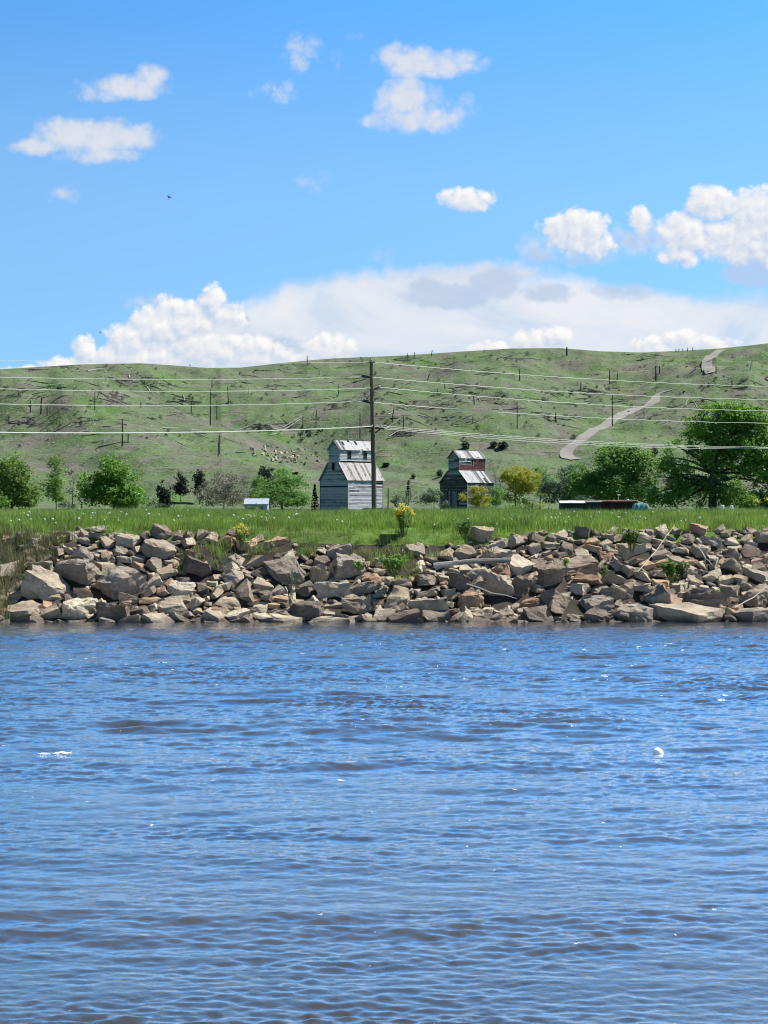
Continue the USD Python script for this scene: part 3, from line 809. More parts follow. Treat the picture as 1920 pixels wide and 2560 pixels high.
# dry brush tangle
for cx, cy, lab in ((560, 1440, 'grey dead brush tangled in the stones left of the lilac slab'), (1220, 1405, 'bare pale brush standing in the stones under the domed stone'), (1010, 1450, 'dry twigs tangled under the leafy green plant')):
    base = slope_pt(cx, cy) + (0, -.35, .2)
    ms = []
    for _ in range(42):
        e = base + rr.normal(0, 1, 3) * (.26, .12, .10) + (0, 0, rr.uniform(.05, .5))
        s0 = base + rr.normal(0, .12, 3) * (1, .6, .2)
        ms.append(tube(bez(s0, (s0 + e) / 2 + rr.normal(0, .06, 3), e, 4), [.010, .008, .006, .003], 3))
    obj('dead_brush', cat(ms), M['dead_stem'], label=lab, cat='brush')


# ------------------------------------------------------------------ grass and flowers
def tuft(r, n, h, spread, wid):
    v, f = [], []
    for _ in range(n):
        a = r.uniform(0, 2 * np.pi)
        p = r.normal(0, spread, 2)
        H = h * r.uniform(.5, 1.1)
        lean = r.uniform(.05, .55) * H
        dx, dy = math.cos(a), math.sin(a)
        b = r.uniform(0, 2 * np.pi)
        sx, sy = math.cos(b) * wid, math.sin(b) * wid
        k = len(v)
        v += [(p[0] - sx, p[1] - sy, -.03), (p[0] + sx, p[1] + sy, -.03),
              (p[0] + dx * lean * .35 - sx * .8, p[1] + dy * lean * .35 - sy * .8, H * .55), (p[0] + dx * lean * .35 + sx * .8, p[1] + dy * lean * .35 + sy * .8, H * .55),
              (p[0] + dx * lean, p[1] + dy * lean, H)]
        f += [(k, k + 1, k + 3), (k, k + 3, k + 2), (k + 2, k + 3, k + 4)]
    return np.array(v), np.array(f)


def scatter(name, protos, pts, yaws, scales, label, catg):
    """One instancer of tufts: protos is a list of (mesh, material)."""
    pi = UsdGeom.PointInstancer.Define(stage, numbered('/World', name))
    path = str(pi.GetPath())
    for k, (m, mt) in enumerate(protos):
        pp = f'{path}/tuft_{k:03d}' if k else f'{path}/tuft'
        usdkit.mesh(stage, pp, m, mt, smooth=False)
        pi.GetPrototypesRel().AddTarget(pp)
    n = len(pts)
    pi.CreatePositionsAttr(Vt.Vec3fArray.FromNumpy(np.asarray(pts, np.float32)))
    pi.CreateProtoIndicesAttr(Vt.IntArray.FromNumpy(rr.integers(0, len(protos), n).astype(np.int32)))
    h = np.asarray(yaws) / 2
    pi.CreateOrientationsAttr(Vt.QuathArray([Gf.Quath(float(math.cos(a)), 0.0, 0.0, float(math.sin(a))) for a in h]))
    pi.CreateScalesAttr(Vt.Vec3fArray.FromNumpy(np.repeat(np.asarray(scales, np.float32)[:, None], 3, 1)))
    return tag(pi.GetPrim(), label, catg, kind='stuff')


def bank_edge(x):
    """Depth at which turf takes over from stone, at lateral position x."""
    return 65.3 - .5 * (meshkit.noise(np.array([[x * .8, 0, 3]]))[0] - .5) - np.interp(x, [-14, -8, -3, 1, 4, 14], [0, .1, .5, .7, .2, -.25])


gp = []
while len(gp) < 15500:
    y = rr.uniform(64.3, 84)
    x = rr.uniform(-1, 1) * (16.5 * y / 80 + 7)
    if y < bank_edge(x):
        continue
    gp.append((x, y, bz(x, y)))
gp = np.array(gp)
den = fb(gp[:, 0], gp[:, 1], 2.6, 3, 31)
tall = .50 + .9 * den + .22 * np.exp(-((gp[:, 0] - 4.2) / 2.6) ** 2) + .15 * (gp[:, 1] > 70) - .18 * (gp[:, 1] < 66.3)
G1 = [(tuft(rr, 26, .34, .15, .0085), M['grass']) for _ in range(5)] + [(tuft(rr, 12, .40, .15, .007), M['grass_dry'])] + [(tuft(rr, 20, .40, .14, .007), M['weed'])]
scatter('grass', G1, gp, rr.uniform(0, 6.28, len(gp)), np.clip(tall, .35, 1.5), 'bright green grass on top of the river bank', 'grass')
gp = []
for _ in range(9000):
    x, y = rr.uniform(-60, 1980), rr.uniform(1325, 1545)
    if turfy(x, y) > rr.uniform(.1, .9) and x > 230:
        p = slope_pt(x, y) + (0, -.15, 0)
        gp.append((p[0], p[1], bz(p[0], p[1]) + .08))
gp = np.array(gp)
G2 = [(tuft(rr, 18, .34, .12, .0075), M['grass']) for _ in range(2)] + [(tuft(rr, 16, .36, .12, .007), M['grass_dry']) for _ in range(2)]
scatter('slope_grass', G2, gp[::3], rr.uniform(0, 6.28, len(gp[::3])), rr.uniform(.45, 1.0, len(gp[::3])), 'mixed green and straw grass between stones in the middle of the bank', 'grass')
gp = []
for _ in range(5200):
    x, y = rr.uniform(-80, 330), rr.uniform(1318, 1545)
    lim = np.interp(y, [1318, 1400, 1440, 1545], [230, 150, 60, 22])
    if x < lim * rr.uniform(.3, 1.0):
        p = slope_pt(x, y) + (0, -.2, 0)
        gp.append((p[0], p[1], bz(p[0], p[1]) + .12))
gp = np.array(gp)[::5]
G3 = [(tuft(rr, 16, .50, .13, .007), M['grass_dry']) for _ in range(3)] + [(tuft(rr, 12, .36, .13, .0075), M['leaf_dark'])]
scatter('dry_grass', G3, gp, rr.uniform(0, 6.28, len(gp)), rr.uniform(.5, 1.15, len(gp)), 'brown and olive tall grass overgrowing stones at the left end', 'grass')
# seed heads of dandelions
flowers = []
sph = trimesh.creation.icosphere(1, .034)
for k in range(150):
    y = 65.6 + 12 * rr.random() ** 1.7
    x = rr.uniform(-.20, .20) * y
    if rr.random() < .35:
        x = rr.choice([-11.5, -9.5, -4.5, 5.5, 9]) + rr.normal(0, .8)
    z = bz(x, y)
    hgt = rr.uniform(.16, .34)
    t = thing('dandelion', 'round white dandelion seed head standing in the bank grass', 'dandelion', (x, y, z), group='dandelion seed heads in the bank grass')
    obj('stalk', tube([(0, 0, -.02), (.01, .005, hgt * .5), (.015, 0, hgt)], .005, 3), M['weed_stem'], t)
    h2 = sph.copy()
    h2.apply_scale(rr.uniform(.7, 1.25))
    h2.apply_translation((.015, 0, hgt + .02))
    obj('seed_head', h2, M['seed_head'], t)
    flowers.append((t, 960 + x / y * F, 1280 + (EYE - z - hgt) / y * F, ('tall ' if hgt > .28 else 'short ' if hgt < .21 else '') + 'white dandelion seed head'))

name_apart(flowers, [(90, 1290, 'the grass under the left round tree'), (285, 1290, 'the turf under the bright round tree'), (450, 1290, 'the turf under the small pines'), (608, 1320, 'the low yellow spurge'), (700, 1290, 'the turf under the leafy green tree'), (810, 1290, 'the turf before the pale elevator'),
                     (936, 1290, 'the utility pole foot'), (1010, 1300, 'the tall yellow spurge'), (1140, 1290, 'the turf before the dark elevator'), (1300, 1290, 'the weeds before the yellow tree'), (1430, 1290, 'the turf before the trailer'), (1550, 1290, 'the turf before the red brown shed'),
                     (1650, 1290, 'the turf right of the teal tarpaulin'), (1765, 1290, 'the turf before the white car'), (1880, 1290, 'the turf at the right edge')])


def leafy(r, base, hgt, wid, n, leaf, name, label, mat, flower=None, stems=9):
    """A bushy herb: stems with leaves along them, a flower cluster on top of each stem if asked for."""
    t = thing(name, label, 'plant', base)
    st, lv, fl = [], [], []
    for _ in range(stems):
        a = r.uniform(0, 6.28)
        R = wid * .5 * math.sqrt(r.random())
        top = np.array([math.cos(a) * R, math.sin(a) * R * .8, hgt * r.uniform(.75, 1.0) * (1 - .25 * (R / (wid * .5)) ** 2)])
        bt = np.array([top[0] * .25, top[1] * .25, -.05])
        c = bez(bt, (bt + top) / 2 + (0, 0, hgt * .12), top, 6)
        st.append(tube(c, [.011, .010, .009, .007, .006, .004], 4))
        for _ in range(n // stems):
            q = r.uniform(.18, 1) ** .8 * 5
            i = min(int(q), 4)
            p = c[i] + (c[i + 1] - c[i]) * (q - i)
            ll = leaf * r.uniform(.6, 1.2)
            az, pit = r.uniform(0, 6.28), r.uniform(-.3, .9)
            dr = np.array([math.cos(az) * math.cos(pit), math.sin(az) * math.cos(pit), math.sin(pit)])
            sd_ = np.cross(dr, (0, 0, 1.0)) * .28 * ll
            k = len(lv) * 4
            lv.append([p, p + dr * ll * .5 + sd_ + (0, 0, .01), p + dr * ll, p + dr * ll * .5 - sd_ + (0, 0, .01)])
        if flower:
            for _ in range(flower):
                e = trimesh.creation.icosphere(0, r.uniform(.012, .022))
                e.apply_scale((1, 1, .7))
                e.apply_translation(top + r.normal(0, 1, 3) * (.05, .05, .03) + (0, 0, .02))
                fl.append(e)
    v = np.array(lv).reshape(-1, 3)
    f = np.arange(len(v)).reshape(-1, 4)
    obj('stems', cat(st), M['weed_stem'], t)
    obj('leaves', (v, f), mat, t)
    if fl:
        obj('flowers', cat(fl), M['petal'], t, kind='stuff')
    return t


def on_bank(x, Y):
    X_ = (x - 960) / F * Y
    return (X_, Y, bz(X_, Y))


leafy(rr, on_bank(1010, 65.2), 1.05, .62, 620, .10, 'yellow_spurge', 'tall spurge with a yellow flower head on the turf edge right of the utility pole', M['weed'], flower=42, stems=16)
leafy(rr, slope_pt(608, 1372) + (0, -.5, .1), .72, .55, 460, .09, 'yellow_spurge', 'low yellow green spurge at the turf edge beside the dark block', M['leaf_bright'], flower=13, stems=13)
leafy(rr, on_bank(1908, 74), .95, .6, 320, .10, 'yellow_spurge', 'yellow flowered spurge at the right edge above the turf', M['weed'], flower=22, stems=10)
leafy(rr, slope_pt(1160, 1352) + (0, -.4, .1), .62, .66, 520, .11, 'leafy_weed', 'dark leafy weed under the domed pale stone', M['leaf_dark'], stems=14)
leafy(rr, slope_pt(1576, 1385) + (0, -.4, .1), .78, .55, 560, .13, 'leafy_weed', 'upright bright leafy weed in the upper right stones', M['leaf_bright'], stems=13)
leafy(rr, slope_pt(1678, 1462) + (0, -.55, .12), .72, 1.05, 900, .15, 'leafy_weed', 'wide leafy bush growing from the stones on the right', M['weed'], stems=24)
leafy(rr, slope_pt(985, 1440) + (0, -.5, .1), .66, 1.2, 900, .12, 'leafy_weed', 'spreading pale green plant in the middle of the stones', M['leaf_bright'], stems=24)
leafy(rr, slope_pt(1505, 1450) + (0, -.4, .1), .42, .28, 160, .10, 'leafy_weed', 'small upright weed left of the wide leafy bush', M['leaf_mid'], stems=6)
leafy(rr, slope_pt(1412, 1428) + (0, -.45, .2), .25, .26, 110, .10, 'leafy_weed', 'tiny bright weed on the tall tan block', M['leaf_bright'], stems=5)
leafy(rr, slope_pt(895, 1435) + (0, -.45, .15), .3, .35, 160, .10, 'leafy_weed', 'small low weed left of the spreading pale green plant', M['leaf_bright'], stems=6)
leafy(rr, slope_pt(728, 1512) + (0, -.5, .1), 1.15, .35, 320, .07, 'leafy_weed', 'thin feathery weed standing left of the dark lit-top block', M['leaf_grey'], stems=8)
for k, (x, Y, h_) in enumerate(((1285, 79, .95), (1330, 80, .8), (1230, 80, .75), (1180, 79, .65), (1375, 80, .6), (1440, 79, .45), (60, 78, .5), (300, 79, .45))):
    leafy(rr, on_bank(x, Y), h_, .55 + .3 * h_, 420, .10, 'tall_weed', ['bushy green weed on the turf crest below the yellow tree', 'bushy green weed on the turf crest right of the tallest one', 'green weed on the turf crest left of the tallest one', 'green weed on the turf crest before the small yellow bush', 'leafy weed on the crest under the grey willows', 'low weed on the crest before the white roofed shed', 'weed on the crest at the left edge', 'weed on the crest before the bright round tree'][k], M['weed'] if k % 2 else M['grass'], stems=16)


# ------------------------------------------------------------------ trees
def leaf_cloud(r, pts, size, flat=0.35):
    n = len(pts)
    d1 = r.normal(size=(n, 3))
    d1[:, 2] *= .55
    d1 /= np.linalg.norm(d1, axis=1, keepdims=True)
    d2 = np.cross(d1, r.normal(size=(n, 3)) + (0, 0, .8))
    d2 /= np.linalg.norm(d2, axis=1, keepdims=True)
    s = size * r.uniform(.6, 1.35, (n, 1))
    up = np.cross(d1, d2) * s * .2
    v = np.stack([pts - d1 * s * .5, pts + d2 * s * .33 + up, pts + d1 * s * .5, pts - d2 * s * .33 + up], 1).reshape(-1, 3)
    return v, np.arange(4 * n).reshape(-1, 4)


def crown_pts(r, lobes, n, clump, gap=.42, shell=.55):
    """Points gathered in clumps through the lobes (x, y, z, rx, ry, rz), denser towards the outside."""
    lobes = np.asarray(lobes, float)
    vol = lobes[:, 3] * lobes[:, 4] * lobes[:, 5]
    m = max(6, int(n / 26))
    k = r.choice(len(lobes), m * 2, p=vol / vol.sum())
    u = r.normal(size=(m * 2, 3))
    u /= np.linalg.norm(u, axis=1, keepdims=True)
    rad = r.random(m * 2) ** (1 / 3 * shell)
    c = lobes[k, :3] + u * rad[:, None] * lobes[k, 3:6]
    keep = meshkit.fbm(c / (clump * 2.6), 2, 5) > gap
    c = c[keep][:m]
    cs = clump * r.uniform(.55, 1.25, len(c))
    idx = r.integers(0, len(c), n)
    q = r.normal(size=(n, 3)) * [.5, .5, .38]
    return c[idx] + q * cs[idx, None]


def limbs(r, base, lobes, trunk_r, fork, n_sub=3):
    """Trunk to the fork and a limb into every lobe."""
    base, fork = np.asarray(base, float), np.asarray(fork, float)
    lo = np.array([q[:3] for q in lobes], float)
    tip = np.array([lo[:, 0].mean() * .6, lo[:, 1].mean(), lo[:, 2].max() * .88 + fork[2] * .12])
    stem = np.vstack([bez(base, (base + fork) / 2 + r.normal(0, .1, 3) * (1, 1, 0), fork, 6), bez(fork, (fork + tip) / 2 + r.normal(0, .08, 3) * np.linalg.norm(tip - fork) * (1, 1, 0), tip, 8)[1:]])
    tr = tube(stem, np.r_[np.linspace(trunk_r * 1.25, trunk_r * .85, 6), np.linspace(trunk_r * .75, trunk_r * .12, 7)], 7)
    ls = []
    for lb in lobes:
        c = np.array(lb[:3], float)
        want = fork[2] + max(0, c[2] - fork[2]) * r.uniform(.25, .6)
        k = int(np.argmin(np.abs(stem[5:, 2] - want))) + 5
        st = stem[k]
        e = c + (c - st) * .25
        mid = (st + c) / 2 + (0, 0, .10 * np.linalg.norm(c - st)) + r.normal(0, .09, 3) * np.linalg.norm(c - st)
        p = bez(st, mid, e, 7)
        rs = np.linspace(trunk_r * .48 * (1 - .05 * (k - 5)), trunk_r * .07, 7)
        parts = [tube(p, rs, 6)]
        for _ in range(n_sub):
            i = r.integers(2, 6)
            q = c + r.normal(size=3) * np.array(lb[3:6]) * .6
            parts.append(tube(bez(p[i], (p[i] + q) / 2 + (0, 0, .2), q, 5), np.linspace(rs[i] * .6, rs[i] * .12, 5), 5))
        ls.append(cat(parts))
    return tr, ls


def pix_tree(r, name, label, catg, D, boxes, base_x, n, leaf, clump, mat, bark='bark', trunk=.16, fork_y=None, gap=.42, depth=.8, shell=.55, n_sub=3, split=False):
    """A tree at distance D whose crown fills the pixel ellipses (x, y, half width, half height)."""
    s = D / F
    gz = hz(px(base_x, 1280, D)[0], D) if D > 600 else 2.4
    base = np.array([px(base_x, 1280, D)[0], D, gz])
    lobes = []
    for (x, y, a, b) in boxes:
        p = px(x, y, D)
        off = r.normal(0, .22) * a * s
        lobes.append((p[0] - base[0], off, p[2] - gz, a * s, a * s * depth, b * s))
    fy = fork_y if fork_y else max(y + b * .6 for _, y, _, b in boxes)
    fk = np.array([0, 0, max(.3, px(base_x, fy, D)[2] - gz)])
    t = thing(name, label, catg, base)
    tr, ls = limbs(r, (0, 0, -.3), lobes, trunk, fk, n_sub)
    obj('trunk', tr, M[bark], t, smooth=40)
    if split:
        for m_ in ls:
            obj('limb', m_, M[bark], t, smooth=40)
    else:
        obj('limbs', cat(ls), M[bark], t, smooth=40)
    obj('crown', leaf_cloud(r, crown_pts(r, lobes, int(n * (2.1 if n > 9000 else 1.7 if n > 600 else 1.2)), clump, gap, shell), leaf * 1.3), M[mat] if isinstance(mat, str) else mat, t)
    return t


tr_ = np.random.default_rng(5)
# right: big cottonwood and its neighbours
pix_tree(tr_, 'cottonwood_tree', 'largest cottonwood with dark forked limbs at the right edge', 'tree', 300,
         [(1800, 1036, 55, 30), (1745, 1068, 50, 30), (1860, 1045, 55, 34), (1700, 1118, 40, 26), (1905, 1085, 55, 45), (1800, 1085, 60, 36), (1735, 1140, 50, 30), (1860, 1120, 60, 40), (1950, 1150, 70, 60), (1668, 1165, 26, 22), (1790, 1150, 50, 28), (1885, 1180, 50, 34), (1705, 1190, 48, 28), (1830, 1195, 44, 26),
          (1930, 1220, 55, 38), (1680, 1225, 36, 26), (1735, 1225, 40, 24), (1845, 1240, 46, 24), (1900, 1250, 50, 20), (1700, 1255, 44, 16), (1640, 1245, 26, 20), (1690, 1150, 36, 30), (1668, 1195, 34, 34), (1655, 1235, 34, 28), (1830, 1060, 50, 36), (1770, 1200, 34, 24), (1820, 1225, 36, 24), (1775, 1235, 30, 22), (1800, 1255, 30, 14), (1755, 1262, 26, 10)],
         1782, 17000, .33, 1.0, 'leaf_bright', trunk=.62, fork_y=1205, gap=.44, shell=.7, split=True)
pix_tree(tr_, 'cottonwood_tree', 'dense dark green tree behind the red brown shed', 'tree', 330,
         [(1540, 1165, 75, 50), (1480, 1190, 50, 48), (1600, 1180, 60, 50), (1535, 1215, 85, 40), (1625, 1225, 40, 34), (1455, 1225, 30, 30), (1570, 1140, 45, 26)],
         1530, 11000, .33, 1.2, 'leaf_mid', trunk=.3, fork_y=1240, gap=.42)
pix_tree(tr_, 'cottonwood_tree', 'bright green sapling before the trunk of the largest cottonwood', 'tree', 280,
         [(1850, 1240, 22, 26), (1870, 1255, 18, 16), (1838, 1215, 14, 16)], 1852, 900, .25, .7, 'leaf_bright', trunk=.06, gap=.40)
pix_tree(tr_, 'willow_tree', 'grey green willow clump left of the dense dark tree', 'tree', 360,
         [(1400, 1215, 46, 42), (1440, 1200, 34, 40), (1375, 1235, 30, 30), (1450, 1240, 40, 26)], 1415, 3800, .28, 1.0, 'leaf_grey', bark='bark_pale', trunk=.14, gap=.44)
pix_tree(tr_, 'willow_tree', 'pale grey bushy willow behind the yellow tree', 'tree', 440,
         [(1340, 1200, 34, 30), (1365, 1215, 30, 30)], 1350, 1500, .3, 1.0, 'leaf_mid', trunk=.12)
pix_tree(tr_, 'yellow_tree', 'yellow green tree with dark stems right of the dark elevator', 'tree', 400,
         [(1290, 1188, 38, 22), (1262, 1205, 26, 18), (1325, 1205, 34, 24), (1345, 1232, 30, 18), (1300, 1218, 34, 18), (1266, 1228, 24, 14), (1252, 1218, 18, 16), (1290, 1244, 36, 14), (1335, 1252, 30, 14), (1258, 1248, 22, 12)],
         1288, 6200, .24, .75, 'leaf_yellow', trunk=.17, fork_y=1238, gap=.46, n_sub=4)
pix_tree(tr_, 'yellow_bush', 'low yellow green bush before the dark elevator', 'bush', 380,
         [(1195, 1232, 24, 16), (1165, 1238, 20, 12), (1205, 1252, 28, 14)], 1190, 1700, .22, .6, 'leaf_yellow', trunk=.09, fork_y=1258, gap=.44)
pix_tree(tr_, 'bare_shrub', 'pale leafless shrub behind the right end of the dark elevator', 'shrub', 600,
         [(1235, 1172, 24, 24), (1250, 1195, 22, 20)], 1240, 420, .22, .9, 'leaf_bare', bark='bark_pale', trunk=.14, n_sub=9)
pix_tree(tr_, 'green_bush', 'green bush between the dark elevator and the yellow tree', 'bush', 395,
         [(1245, 1240, 22, 22), (1228, 1255, 20, 14)], 1240, 1300, .22, .7, 'leaf_mid', trunk=.07)
pix_tree(tr_, 'green_bush', 'green thicket left of the dark elevator', 'bush', 470,
         [(1085, 1240, 28, 16), (1060, 1250, 24, 12), (1108, 1252, 20, 12)], 1085, 1300, .25, .8, 'leaf_grey', trunk=.07)
# left
pix_tree(tr_, 'round_tree', 'dark green round tree at the left edge', 'tree', 230,
         [(30, 1190, 50, 40), (62, 1215, 34, 36), (10, 1225, 50, 40), (50, 1240, 44, 26), (-40, 1200, 50, 46)], 30, 6500, .26, .9, 'leaf_mid', trunk=.16, gap=.42)
pix_tree(tr_, 'round_tree', 'bright green round tree left of the small pines', 'tree', 235,
         [(282, 1180, 46, 32), (320, 1205, 40, 36), (238, 1215, 38, 34), (285, 1235, 70, 30), (330, 1245, 38, 22), (225, 1248, 28, 20)], 285, 6500, .26, .85, 'leaf_bright', trunk=.15, gap=.42)
pix_tree(tr_, 'young_tree', 'thin see-through light green young tree between the two round trees', 'tree', 260,
         [(137, 1165, 20, 24), (130, 1200, 26, 22), (150, 1228, 20, 24), (118, 1225, 20, 18)], 140, 1250, .22, .75, 'leaf_bright', bark='bark_pale', trunk=.07, gap=.46, n_sub=5)
pix_tree(tr_, 'bare_shrub', 'bare grey stems left of the bright round tree', 'shrub', 250,
         [(182, 1195, 14, 24), (195, 1180, 22, 10), (178, 1220, 14, 20)], 182, 150, .2, .6, 'leaf_bare', bark='bark_pale', trunk=.07, n_sub=9)
pix_tree(tr_, 'bare_shrub', 'wide grey beige shrub left of the green tree by the pale elevator', 'shrub', 330,
         [(560, 1215, 45, 32), (520, 1230, 34, 26), (598, 1225, 34, 30), (555, 1245, 60, 20)], 560, 3000, .2, .85, 'leaf_bare', bark='bark_pale', trunk=.12, gap=.46, n_sub=8)
pix_tree(tr_, 'green_tree', 'leafy green tree left of the pale elevator', 'tree', 340,
         [(700, 1200, 40, 28), (740, 1215, 40, 30), (665, 1215, 34, 28), (700, 1240, 70, 26), (755, 1240, 26, 22)], 705, 5600, .27, .95, 'leaf_mid', trunk=.2, gap=.44)
pix_tree(tr_, 'green_bush', 'low yellow green bush at the left edge under the dark round tree', 'bush', 170,
         [(4, 1256, 18, 12)], 4, 420, .16, .4, 'leaf_bright', trunk=.05)
for k, (x, y, a, b, n_, lab) in enumerate(((160, 1262, 26, 8, 260, 'grey low brush under the young tree'), (385, 1262, 24, 7, 260, 'low brush right of the bright round tree'), (1000, 1254, 24, 11, 350, 'brown brush right of the fence post by the pale elevator'), (855, 1275, 16, 6, 160, 'green weeds at the foot of the pale elevator'), (628, 1271, 20, 5, 140, 'weeds before the small pale house'))):
    pix_tree(tr_, 'low_brush', lab, 'brush', 300, [(x, y, a, b)], x, n_, .22, .6, 'leaf_grey' if k < 3 else 'weed', trunk=.04, n_sub=5)


def pine(r, name, label, x, ytop, ybase, half, D, mat, n=900, taper=1.0, base_z=None):
    s = D / F
    b = px(x, ybase, D)
    gz = base_z if base_z is not None else (hz(b[0], D) if D > 605 else 2.4)
    H = px(x, ytop, D)[2] - gz
    t = thing(name, label, 'tree', (b[0], D, gz))
    obj('trunk', tube([(0, 0, -.3), (0, 0, H * .5), (0, 0, H * .98)], [H * .022, H * .014, .02], 6), M['bark'], t)
    z = r.random(n) ** .8
    k = np.floor(z * 9) / 9
    z = k + (z - k) * .75
    ang = r.uniform(0, 6.28, n)
    rad = half * s * (1 - z) ** taper * (.55 + .45 * meshkit.noise(np.stack([ang * 1.3, z * 9, z * 0], -1))) * np.sqrt(r.random(n)) * 1.15
    p = np.stack([np.cos(ang) * rad, np.sin(ang) * rad, H * (.10 + .9 * z) - rad * .25], -1)
    obj('crown', leaf_cloud(r, p, .10 * H ** .5 + .12), M[mat], t)


for x, yt, yb, hw, D_, lab in ((409, 1200, 1268, 20, 320, 'leftmost dark pine of the three between the round tree and the beige shrub'), (452, 1174, 1240, 20, 640, 'middle dark pine of the three, on the slope foot'),
                               (499, 1169, 1230, 18, 640, 'rightmost dark pine of the three, behind the beige shrub'), (662, 1160, 1205, 20, 640, 'dark pine standing above the green tree left of the pale elevator')):
    hgt_ = yb - yt
    lob = [(x, yt + hgt_ * .14, hw * .34, hgt_ * .15)] + [(x + tr_.normal(0, hw * .32), yt + hgt_ * q, hw * w_ * tr_.uniform(.7, 1.05), hgt_ * .13) for q, w_ in ((.28, .5), (.38, .62), (.48, .75), (.58, .8), (.68, .85), (.80, .9), (.90, .8), (.7, .55))]
    pix_tree(tr_, 'small_pine', lab, 'tree', D_, lob, x, 1500, .26 if D_ < 400 else .42, .55 if D_ < 400 else .95, 'needle', trunk=.12, fork_y=yb - hgt_ * .10, gap=.40, n_sub=1)
pine(tr_, 'spruce_tree', 'brownish spruce against the left wall of the pale elevator', 787, 1209, 1290, 17, 383, 'needle_brown', n=1100)
pine(tr_, 'small_pine', 'small dark pine on the slope between the two elevators', 1021, 1199, 1232, 12, 650, 'needle', n=500, taper=.6)


